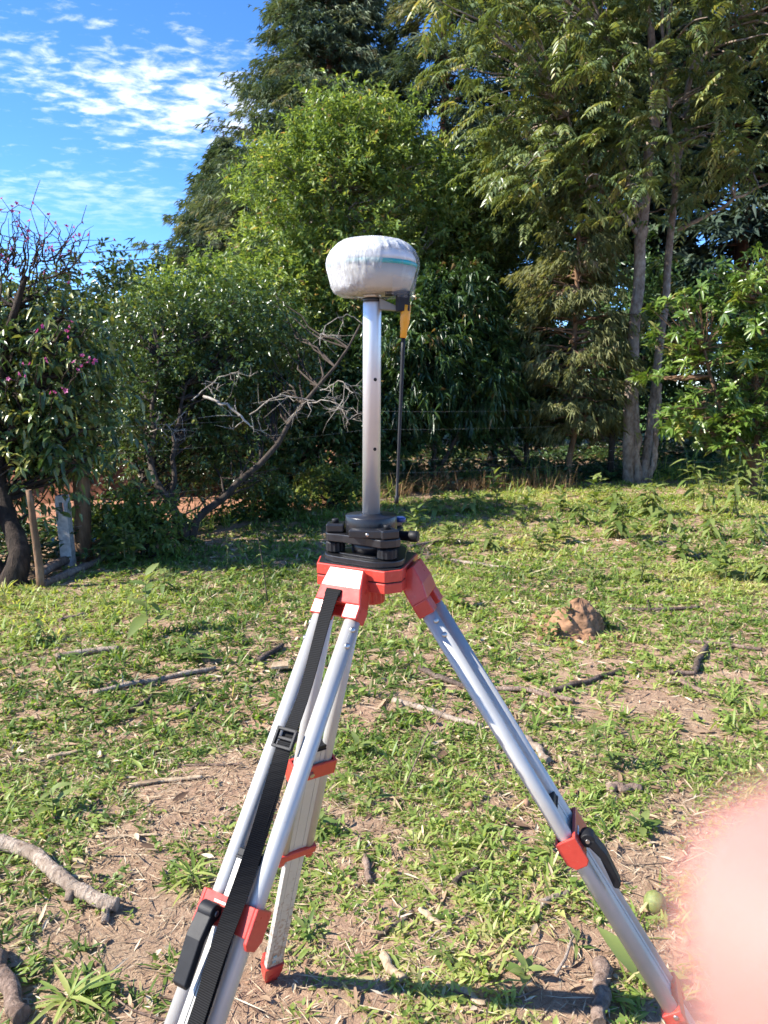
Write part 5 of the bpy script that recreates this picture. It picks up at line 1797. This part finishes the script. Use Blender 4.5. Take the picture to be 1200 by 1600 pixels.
stick([(706, 879), (790, 890)], 6, S_pale, 'pale stick right of the red plate in mid field')
stick([(640, 857), (692, 846)], 5, S_mid, 'thin stick just right of the black lock knob')
stick([(640, 884), (670, 880)], 4, S_pale, 'short thin stick just right of the red plate')
stick([(942, 1512), (940, 1560), (934, 1608)], 21, S_mid, 'thick weathered stick standing out at the bottom beside the right leg', 'branch', lift=0.9)
stick([(952, 1237), (1002, 1238)], 13, S_mid, 'short thick grey stick right of the black clamp lever')
stick([(708, 1386), (722, 1372), (746, 1361)], 9, S_dark, 'small curved dark piece of bark between the tripod legs')
stick([(570, 1344), (578, 1383)], 10, S_mid, 'short upright grey stick right of the back leg')
stick([(658, 1424), (702, 1462)], 11, S_wood, 'splintered pale wood piece between the tripod legs', flat=0.6)
stick([(596, 1499), (628, 1538)], 14, S_wood, 'split pale stick near the bottom between the legs', flat=0.7)
stick([(698, 1540), (730, 1553), (757, 1570)], 12, S_wood, 'flat pale wood chip at the bottom between the legs', flat=0.35)
stick([(843, 1417), (886, 1400)], 10, S_pale, 'short pale stick left of the lower right leg')
stick([(585, 1467), (612, 1452), (645, 1428)], 7, S_mid, 'thin grey twig above the split pale stick')
stick([(830, 1100), (862, 1122)], 7, S_wood, 'small pale splinter below the greyish stick', flat=0.5)
stick([(150, 1310), (250, 1306)], 6, S_wood, 'pale thin strip of bark above the crooked branch', flat=0.5)
stick([(60, 908), (125, 875), (192, 842)], 13, S_mid, 'long grey pole lying in the shade by the fence post, upper one', 'fallen_pole', lift=1.6)
stick([(70, 918), (130, 893), (185, 868)], 11, S_mid, 'long grey pole lying in the shade by the fence post, lower one', 'fallen_pole', lift=1.0)

# loose thin twigs all over the clearing
for k in range(54):
    Yk = float(1.7 + 6.5 * rs.random() ** 1.5); xk = float(rs.uniform(-0.5, 0.5) * Yk)
    if abs(xk - AX) < 0.12 and Yk < 2.0: continue
    ln_ = float(rs.uniform(0.06, 0.22)); a_ = float(rs.uniform(0, math.pi))
    zk = float(gz(xk, Yk)) + 0.012
    e = empty('twig', (xk, Yk, 0), 'thin dry twig lying loose in the grass of the clearing', 'twig', 'thin twigs scattered in the grass')
    p_ = [Vector((xk + math.cos(a_) * ln_ * q, Yk + math.sin(a_) * ln_ * q, zk + float(rs.normal(0, 0.004)))) + Vector((float(rs.normal(0, 0.006)), float(rs.normal(0, 0.006)), 0)) for q in (-0.5, -0.2, 0.15, 0.5)]
    r_ = float(rs.uniform(0.002, 0.0048))
    MB().tube(p_, [r_, r_ * 0.95, r_ * 0.8, r_ * 0.6], 6).build('wood', (S_pale, S_mid, S_dark)[k % 3], e)

# pale flat board
c = gp(437, 1049)
b = empty('board_piece', (c.x, c.y, 0), 'small pale flat board lying just left of the front leg', 'board')
MB().prism([(-0.045, -0.032), (0.05, -0.035), (0.045, 0.03), (-0.035, 0.036)], (c.x, c.y, c.z + 0.028), 0.016, (1, 0.1, 0.06), (-0.1, 1, 0.05), (0, 0, 1)).build('board', S_wood, b, 0.002)

# thin dry stalk leaning behind the back leg
a0 = gp(628, 1236)
st = empty('dry_stalk', a0, 'thin dry stalk leaning right, between the tripod legs', 'stalk')
tp = at(722, 1062, a0.y + 0.12)
MB().tube([a0 + Vector((0, 0, -0.01)), a0.lerp(tp, 0.45) + Vector((-0.012, 0, 0.01)), a0.lerp(tp, 0.75) + Vector((-0.004, 0, 0.0)), tp], [0.0032, 0.0026, 0.002, 0.001], 7).build('stem', S_mid, st)
MB().tube([a0.lerp(tp, 0.5) + Vector((-0.012, 0, 0.01)), at(655, 1110, a0.y + 0.02)], [0.0018, 0.0008], 6).build('side_twig', S_mid, st)


# ------------------------------------------------------------------ termite mound
def mound():
    c = gp(898, 985)
    root = empty('termite_mound', c, 'rough reddish termite mound in the right of the field', 'mound')
    rg = np.random.default_rng(8)
    n, m = 84, 40
    bumps = [(rg.uniform(-0.16, 0.16), rg.uniform(-0.16, 0.16), rg.uniform(0, 0.26), rg.uniform(0.006, 0.015), rg.uniform(-0.022, 0.018)) for _ in range(420)]
    V = []
    for j in range(m):
        t = j / (m - 1)
        for i in range(n):
            a = 2 * math.pi * i / n
            r = 0.172 * (1 - t ** 1.9) ** 0.75 * (1 + 0.12 * math.sin(a * 2 + 1) + 0.07 * math.sin(a * 5 + t * 4)) + 0.13 * max(0, 1 - t * 5) * (0.6 + 0.6 * max(0, -math.cos(a - 0.6)))
            z = -0.03 + 0.245 * t
            x, y = math.cos(a) * r + 0.018 * t, math.sin(a) * r
            nn = sum(hh * math.exp(-((x - bx_) ** 2 + (y - by_) ** 2 + (z - bz_) ** 2) / (2 * ss_ * ss_)) for bx_, by_, bz_, ss_, hh in bumps) + rg.normal(0, 0.0022)
            k = 1 + nn / max(r, 0.03)
            V.append((c.x + x * k, c.y + y * k, c.z + z + nn * 0.5))
    i = np.arange(n * m).reshape(m, n); jn = np.roll(i, -1, 1)
    F = np.stack([i[:-1], jn[:-1], jn[1:], i[1:]], -1).reshape(-1, 4)
    mat = m_solid('termite_earth', (0.25, 0.14, 0.08), 0.95, var=0.45, nscale=20, bmp=1.0, bscale=70, spec=0.1)
    link('mound_body', np_mesh('mound_body', np.array(V), [F], smooth=True), root, mat)
    for k in range(26):
        a = rg.uniform(1.9, 5.9); r = rg.uniform(0.16, 0.36); s = rg.uniform(0.006, 0.026)
        bm = bmesh.new(); bmesh.ops.create_icosphere(bm, subdivisions=2, radius=s)
        for v in bm.verts: v.co *= 1 + rg.normal(0, 0.12)
        me = bpy.data.meshes.new('clod'); bm.to_mesh(me); bm.free()
        o = link('clod', me, root, mat)
        p = Vector((c.x + math.cos(a) * r, c.y + math.sin(a) * r, 0)); p.z = float(gz(p.x, p.y)) + s * 0.4
        o.location = p; o.matrix_parent_inverse = Matrix.Translation(-root.location)


mound()


# ------------------------------------------------------------------ weeds, leaf by leaf
def leaf_mesh(L, W, curl, name='leaf', seed=0):
    """one leaf along +X from the origin, midrib folded, tip curling down"""
    rg = np.random.default_rng(seed)
    st = [(0.0, 0.06), (0.18, 0.62), (0.42, 1.0), (0.68, 0.8), (0.88, 0.38), (1.0, 0.02)]
    V = []; F = []
    for f, w in st:
        z = -curl * f * f * L
        V += [(f * L, 0, z), (f * L, W / 2 * w, z + W * 0.10 * w), (f * L, -W / 2 * w, z + W * 0.10 * w)]
    for i in range(len(st) - 1):
        a = i * 3; b = a + 3
        F += [(a, b, b + 1, a + 1), (a, a + 2, b + 2, b)]
    me = np_mesh(name, np.array(V), [np.array(F)], [np.full(len(F), rg.uniform(0.25, 0.9))], smooth=True)
    return me


leafs = {}
for k, (lw, curl, mat) in {'broad': (0.42, 0.45, L_weed), 'lance': (0.22, 0.35, L_weed), 'wilt': (0.36, 1.1, L_weed), 'dark': (0.45, 0.5, L_mango), 'grassy': (0.11, 0.5, L_grass)}.items():
    leafs[k] = []
    for s in range(5):
        me = leaf_mesh(1.0, lw, curl * (0.7 + 0.15 * s), 'leaf', s + 10)
        me.materials.append(mat); leafs[k].append(me)
M_stem = m_solid('weed_stem', (0.13, 0.13, 0.05), 0.6, var=0.4, nscale=30)


def weed(px, hpx, kind, n, lpx, label, group=None, lean=(0, 0), name='weed', stems=1, cat='weed', bare=0.15, dead=False, seed=None):
    g = gp(*px)
    sc_ = (Vector((0, 0, CAM_H)) - g).length / FPX
    H = hpx * sc_; Lf = lpx * sc_
    rg = np.random.default_rng(int(px[0] * 7 + px[1]) if seed is None else seed)
    root = empty(name, g, label, cat, group)
    for s in range(stems):
        b = Vector((rg.normal(0, 0.03) * (stems > 1), rg.normal(0, 0.03) * (stems > 1), -0.01))
        top = Vector((lean[0] * H + rg.normal(0, 0.10) * H * (stems > 1), lean[1] * H + rg.normal(0, 0.10) * H * (stems > 1), H * rg.uniform(0.75, 1.0) if stems > 1 else H))
        mid = b.lerp(top, 0.5) + Vector((rg.normal(0, 0.05) * H, rg.normal(0, 0.05) * H, 0))
        P = curve(np.array(b), np.array(mid), np.array(top), 7)
        o = MB().tube([Vector(p) for p in P], list(np.linspace(max(0.0022, H * 0.011), 0.0012, 7)), 6).build('stem', S_dark if dead else M_stem, None)
        o.parent = root
        for i in range(n):
            f = bare + (1 - bare) * (i + 0.5) / n
            q = Vector([np.interp(f * 6, np.arange(7), P[:, k]) for k in range(3)])
            az = i * 2.4 + rg.uniform(-0.4, 0.4) + s * 1.3
            lo = bpy.data.objects.new('leaf', leafs[kind][int(rg.integers(0, 5))])
            C.objects.link(lo); lo.parent = root
            lo.location = q
            el = rg.uniform(-0.1, 0.6) + 0.5 * f
            lo.rotation_euler = (rg.uniform(-0.3, 0.3), -el, az)
            k = Lf * rg.uniform(0.7, 1.2) * (1.1 - 0.45 * f)
            lo.scale = (k, k, k)
    return root


G1 = 'leafy weeds standing in the field'
weed((232, 992), 92, 'broad', 12, 42, 'tall single stemmed weed with drooping leaves left of the tripod', G1)
weed((78, 1002), 46, 'wilt', 8, 26, 'wilted weed with a leaning bare stem near the left tree', G1, lean=(-0.55, 0), dead=True)
weed((130, 1075), 92, 'lance', 26, 30, 'thin upright weed with narrow leaves at the left', G1)
weed((298, 1033), 26, 'broad', 10, 34, 'low broad leaved weed above the long straight pale stick', G1, name='broadleaf_weed')
weed((82, 1275), 40, 'broad', 9, 36, 'low weed with a big pale leaf above the crooked branch', G1, name='broadleaf_weed')
weed((418, 942), 110, 'wilt', 7, 15, 'tall nearly bare dead stem just left of the tripod head', G1, lean=(-0.12, 0), dead=True)
weed((355, 890), 60, 'lance', 14, 14, 'thin green stem in the grass left of the tribrach', G1)
weed((885, 992), 52, 'broad', 10, 24, 'leafy weed growing in front of the termite mound', G1, stems=2)
weed((925, 905), 40, 'lance', 14, 22, 'pale weed just behind the termite mound', G1, stems=2)
weed((860, 1000), 26, 'broad', 8, 20, 'small weed at the left foot of the termite mound', G1, stems=2)
weed((945, 985), 34, 'lance', 10, 22, 'weed at the right foot of the termite mound', G1, stems=3)
weed((712, 948), 44, 'dark', 10, 22, 'dark leafy weed beside the bolts of the right leg', G1, stems=2)
weed((940, 1192), 62, 'lance', 14, 30, 'weed with narrow leaves right of the right leg', G1, stems=2)
weed((1128, 905), 50, 'broad', 11, 26, 'dark clumped weed at the right, above the grey stick', G1, stems=3, name='broadleaf_weed')
weed((1000, 910), 66, 'broad', 11, 24, 'tall pale weed above the thin dark stick', G1, stems=2)
weed((962, 842), 66, 'wilt', 12, 24, 'bushy wilted weed in the right of the field', G1, stems=4)
weed((1016, 806), 58, 'wilt', 12, 24, 'bushy wilted weed in front of the twin trunks', G1, stems=4)
weed((1060, 872), 46, 'broad', 12, 22, 'bushy weed between the dark clumped weed and the twin trunks', G1, stems=3)
weed((205, 884), 66, 'broad', 11, 24, 'leafy weed clump at the edge of the shade on the left', G1, stems=5)
weed((165, 880), 40, 'broad', 9, 24, 'leafy weed beside the fallen grey poles', G1, stems=3)
weed((255, 925), 40, 'wilt', 8, 22, 'drooping weed below the forked bush', G1, stems=2)
weed((45, 1008), 26, 'lance', 9, 22, 'small weed at the left edge near the wilted one', G1, stems=2)
weed((300, 1380), 20, 'grassy', 12, 50, 'rosette of wide grass leaves left of the red front clamp', G1, stems=2)
weed((110, 1570), 12, 'grassy', 9, 62, 'flat rosette of wide grass leaves at the lower left', G1, stems=2)
weed((1000, 1530), 10, 'broad', 3, 66, 'big pale green leaf at the lower right leg', G1, lean=(-0.8, 0))
G2 = 'small weeds in the right background of the field'
rw = np.random.default_rng(71)
for u, v, h in [(680, 805, 44), (735, 800, 34), (775, 795, 54), (820, 815, 40), (868, 850, 34), (905, 820, 36), (880, 800, 36), (700, 850, 30), (840, 862, 30), (1100, 800, 54), (1150, 810, 62), (1180, 850, 44), (1085, 780, 50), (1130, 770, 64), (1185, 790, 70), (1040, 830, 34),
                (1165, 760, 60), (930, 790, 40), (765, 860, 26), (1110, 840, 30), (650, 830, 34), (1195, 910, 26), (960, 800, 30), (995, 850, 34)]:
    weed((u, v), h * 1.2, ['wilt', 'broad', 'wilt'][int(rw.integers(0, 3))], 9, 24, 'small leafy weed in the far right part of the field', G2, stems=3)
G3 = 'low broad leaved weeds near the tripod legs'
for u, v, h, l, lab in [(560, 1180, 22, 30, 'low weed just right of the back leg, level with its black cap'), (500, 1300, 24, 36, 'low weed touching the right side of the back leg at its lower red band'), (610, 1215, 18, 26, 'small weed at the foot of the leaning dry stalk'), (760, 1400, 18, 34, 'low weed right of the small curved dark bark piece'),
                        (820, 1530, 20, 40, 'low weed left of the thick weathered stick at the bottom'), (660, 1190, 24, 30, 'low weed right of the leaning dry stalk'), (480, 1460, 20, 34, 'low weed right of the red foot of the back leg'), (1000, 1300, 22, 36, 'low weed below the short thick grey stick'),
                        (860, 1330, 20, 34, 'low weed just left of the right leg clamp'), (690, 1500, 18, 34, 'low weed above the flat pale wood chip'), (580, 1250, 20, 34, 'low weed in the shadowed grass between back leg and dry stalk'), (900, 1480, 18, 34, 'low weed above the thick weathered stick at the bottom')]:
    weed((u, v), h, ['broad', 'lance'][int(rw.integers(0, 2))], 8, l, lab, G3)

# green fruit fallen beside the finger
c = gp(1019, 1424)
fr = empty('green_fruit', c, 'round green fruit lying on the ground beside the lower right leg', 'fruit')
MB().lathe([(0.003, 0), (0.018, 0.004), (0.030, 0.018), (0.033, 0.034), (0.029, 0.050), (0.017, 0.062), (0.004, 0.066)], c + Vector((0, 0, -0.004)), 28, (0.25, 0.1, 1)).build('fruit_body', m_solid('guava_skin', (0.15, 0.17, 0.045), 0.6, var=0.3, nscale=120, bmp=0.4, bscale=500), fr)
MB().tube([c + Vector((0.014, 0.005, 0.058)), c + Vector((0.020, 0.008, 0.070))], 0.0025, 7).build('stalk', S_dark, fr)

# ------------------------------------------------------------------ fence
M_conc = m_solid('weathered_concrete', (0.46, 0.44, 0.42), 0.9, var=0.3, nscale=30, bmp=0.5, bscale=120, spec=0.2)
M_wire = m_solid('galvanised_wire', (0.42, 0.38, 0.34), 0.5, metal=0.7)
g0 = gp(113, 882)
fence = empty('wire_fence', g0, 'wire fence with wooden posts along the foot of the trees', 'fence')
fx = np.concatenate([[-6.0, -4.2], [g0.x], [-0.22, 3.62, 7.2, 10]])
fpts = []
for i, x in enumerate(fx):
    y = g0.y if i == 2 else float(edge_y(x)) + 0.55
    fpts.append(Vector((x, y, 0)))
for i, p in enumerate(fpts):
    if i == 2: continue
    h = 1.3 + 0.06 * math.sin(i * 2.1)
    MB().tube([p + Vector((0, 0, -0.05)), p + Vector((0.01, 0.0, 0.6)), p + Vector((0.025 * math.sin(i), 0.01, h))], [0.05, 0.048, 0.043], 10).build('post', B_dark, fence)
for z in (0.32, 0.50, 0.93, 1.18):
    pts = []
    for i in range(len(fpts) - 1):
        a, b_ = fpts[i], fpts[i + 1]
        for t in np.linspace(0, 1, 9)[:-1]:
            pts.append(a.lerp(b_, t) + Vector((0, -0.055, z - 0.03 * 4 * t * (1 - t))))
    MB().tube(pts, 0.0012, 5).build('wire', M_wire, fence)
# pale concrete post with a hole at its head
cp_ = empty('concrete_post', g0, 'pale weathered concrete post with a hole near its top at the left', 'post')
ph = at(102, 772, g0.y).z
lean = (at(102, 772, g0.y).x - g0.x) / ph
mb = MB()
ww = 0.048
for x0, x1, z0_, z1 in ((-ww, ww, -0.05, ph - 0.15), (-ww, -ww * 0.42, ph - 0.15, ph - 0.055), (ww * 0.42, ww, ph - 0.15, ph - 0.055), (-ww, ww, ph - 0.055, ph)):
    vs = []
    for z in (z0_, z1):
        k = 0.8 if z >= ph - 0.001 else 1.0
        for xx, yy in ((x0 * k, -0.045), (x1 * k, -0.045), (x1 * k, 0.045), (x0 * k, 0.045)):
            vs.append((g0.x + xx + lean * z, g0.y + yy - 0.07, z))
    mb.add(vs, [(3, 2, 1, 0), (4, 5, 6, 7), (0, 1, 5, 4), (1, 2, 6, 5), (2, 3, 7, 6), (3, 0, 4, 7)])
mb.build('post_shaft', M_conc, cp_)
# dark trunk post behind, and a crooked brown stake
for nm, lab, base, top, r0, r1, Yo, mat in (('wooden_post', 'thick dark wooden post right behind the concrete post', (128, 878), (126, 730), 0.075, 0.07, 0.05, B_brown),
                                           ('wooden_stake', 'crooked brown stake left of the concrete post', (66, 918), (44, 765), 0.034, 0.022, 0.0, B_brown),
                                           ('wooden_post', 'small dark post standing beyond the dirt road edge', (146, 832), (145, 790), 0.045, 0.045, 0.0, B_dark)):
    g = gp(*base); g.y += Yo
    e = empty(nm, g, lab, 'post')
    t = at(top[0], top[1], g.y)
    mid = g.lerp(t, 0.5) + Vector((0.012 if 'stake' in nm else 0.004, 0, 0))
    MB().tube([Vector(p) for p in wiggle(rs, curve(np.array(g) - [0, 0, 0.05], np.array(mid), np.array(t), 9), 0.004)], list(np.linspace(r0, r1, 9)), 11).build('post_shaft', mat, e)

# ------------------------------------------------------------------ overhead cables
for (a, b_), lab in ((((60, 392), (460, 369)), 'upper thin overhead cable crossing the sky on the left'), (((60, 411), (460, 381)), 'lower thin overhead cable crossing the sky on the left')):
    A_, B_ = at(a[0] - 600, a[1] + 36, 19), at(b_[0] + 500, b_[1] - 30, 19)
    e = empty('overhead_cable', (A_.x, 19, 0), lab, 'cable', 'overhead cables')
    MB().tube([A_.lerp(B_, t) + Vector((0, 0, -0.5 * 4 * t * (1 - t) + 0.4)) for t in np.linspace(0, 1, 24)], 0.009, 6).build('wire', M_black, e)

# ------------------------------------------------------------------ the photographer's finger over the lens
def hand():
    rt = Vector((1, 0, 0)); fw = Vector((0, COSP, -SINP)); uv = Vector((0, SINP, COSP))
    W = lambda x, y, z: Vector((0, 0, CAM_H)) + rt * x + uv * y + fw * z
    J = [('wrist', (0.105, -0.190, -0.020), 0.027, None), ('fore', (0.135, -0.270, -0.050), 0.031, 0), ('palm', (0.088, -0.150, -0.006), 0.026, 0),
         ('k1', (0.062, -0.108, 0.012), 0.0125, 2), ('i1', (0.042, -0.072, 0.026), 0.0098, 3), ('i2', (0.0270, -0.040, 0.0300), 0.0088, 4), ('i3', (0.0186, -0.0168, 0.0290), 0.0080, 5), ('i4', (0.0174, -0.0106, 0.0286), 0.0070, 6),
         ('k2', (0.078, -0.103, 0.010), 0.0125, 2), ('m1', (0.070, -0.068, 0.036), 0.0098, 8), ('m2', (0.075, -0.082, 0.060), 0.0088, 9), ('m3', (0.083, -0.100, 0.058), 0.0080, 10),
         ('k3', (0.094, -0.104, 0.006), 0.0120, 2), ('r1', (0.089, -0.071, 0.030), 0.0095, 12), ('r2', (0.093, -0.084, 0.054), 0.0086, 13), ('r3', (0.099, -0.101, 0.053), 0.0078, 14),
         ('k4', (0.108, -0.112, 0.000), 0.0112, 2), ('p1', (0.107, -0.084, 0.021), 0.0085, 16), ('p2', (0.109, -0.092, 0.041), 0.0078, 17), ('p3', (0.112, -0.106, 0.041), 0.0070, 18),
         ('t1', (0.070, -0.145, 0.012), 0.0150, 2), ('t2', (0.054, -0.124, 0.030), 0.0110, 20), ('t3', (0.050, -0.102, 0.046), 0.0098, 21)]
    root = empty('person', W(0.105, -0.19, -0.02), 'blurred pink fingertip of the photographer covering the lower right corner', 'person')
    me = bpy.data.meshes.new('hand')
    me.from_pydata([tuple(W(*j[1])) for j in J], [(i, j[3]) for i, j in enumerate(J) if j[3] is not None], [])
    o = link('hand', me, root)
    sk = o.modifiers.new('skin', 'SKIN'); sk.use_smooth_shade = True
    sv = me.skin_vertices[0].data
    for i, j in enumerate(J):
        sv[i].radius = (j[2], j[2]); sv[i].use_root = (i == 0)
    ss = o.modifiers.new('subsurf', 'SUBSURF'); ss.levels = 2; ss.render_levels = 3
    m, nt, p = mat_new('skin')
    v = objvec(nt)
    n = noise(nt, 220, 4, 0.6, v)
    r = ramp(nt, n.outputs['Fac'], [(0.3, (0.33, 0.165, 0.14)), (0.7, (0.37, 0.19, 0.16))])
    nt.links.new(r.outputs[0], p.inputs['Base Color'])
    p.inputs['Roughness'].default_value = 0.5
    p.inputs['Subsurface Weight'].default_value = 0.7
    p.inputs['Specular IOR Level'].default_value = 0.15
    p.inputs['Subsurface Radius'].default_value = (1.0, 0.35, 0.25)
    p.inputs['Subsurface Scale'].default_value = 0.012
    me.materials.append(m)
    # nail on the far side of the fingertip
    c = W(0.0186, -0.0168, 0.0290); t = (W(0.0215, -0.0178, 0.0330) - W(0.030, -0.043, 0.0335)).normalized()
    nn = (fw - t * fw.dot(t)).normalized(); s = t.cross(nn)
    vs = []; fs = []
    for i in range(6):
        f = -0.010 + 0.011 * i / 5
        for k in range(7):
            a = (k - 3) / 3 * 0.8
            vs.append(c + t * f + (s * math.sin(a) + nn * math.cos(a)) * 0.0078)
    for i in range(5):
        for k in range(6):
            fs.append((i * 7 + k, i * 7 + k + 1, i * 7 + 8 + k, i * 7 + 7 + k))
    MB().add(vs, fs, True).build('fingernail', m_solid('nail', (0.72, 0.5, 0.44), 0.3), root)


hand()
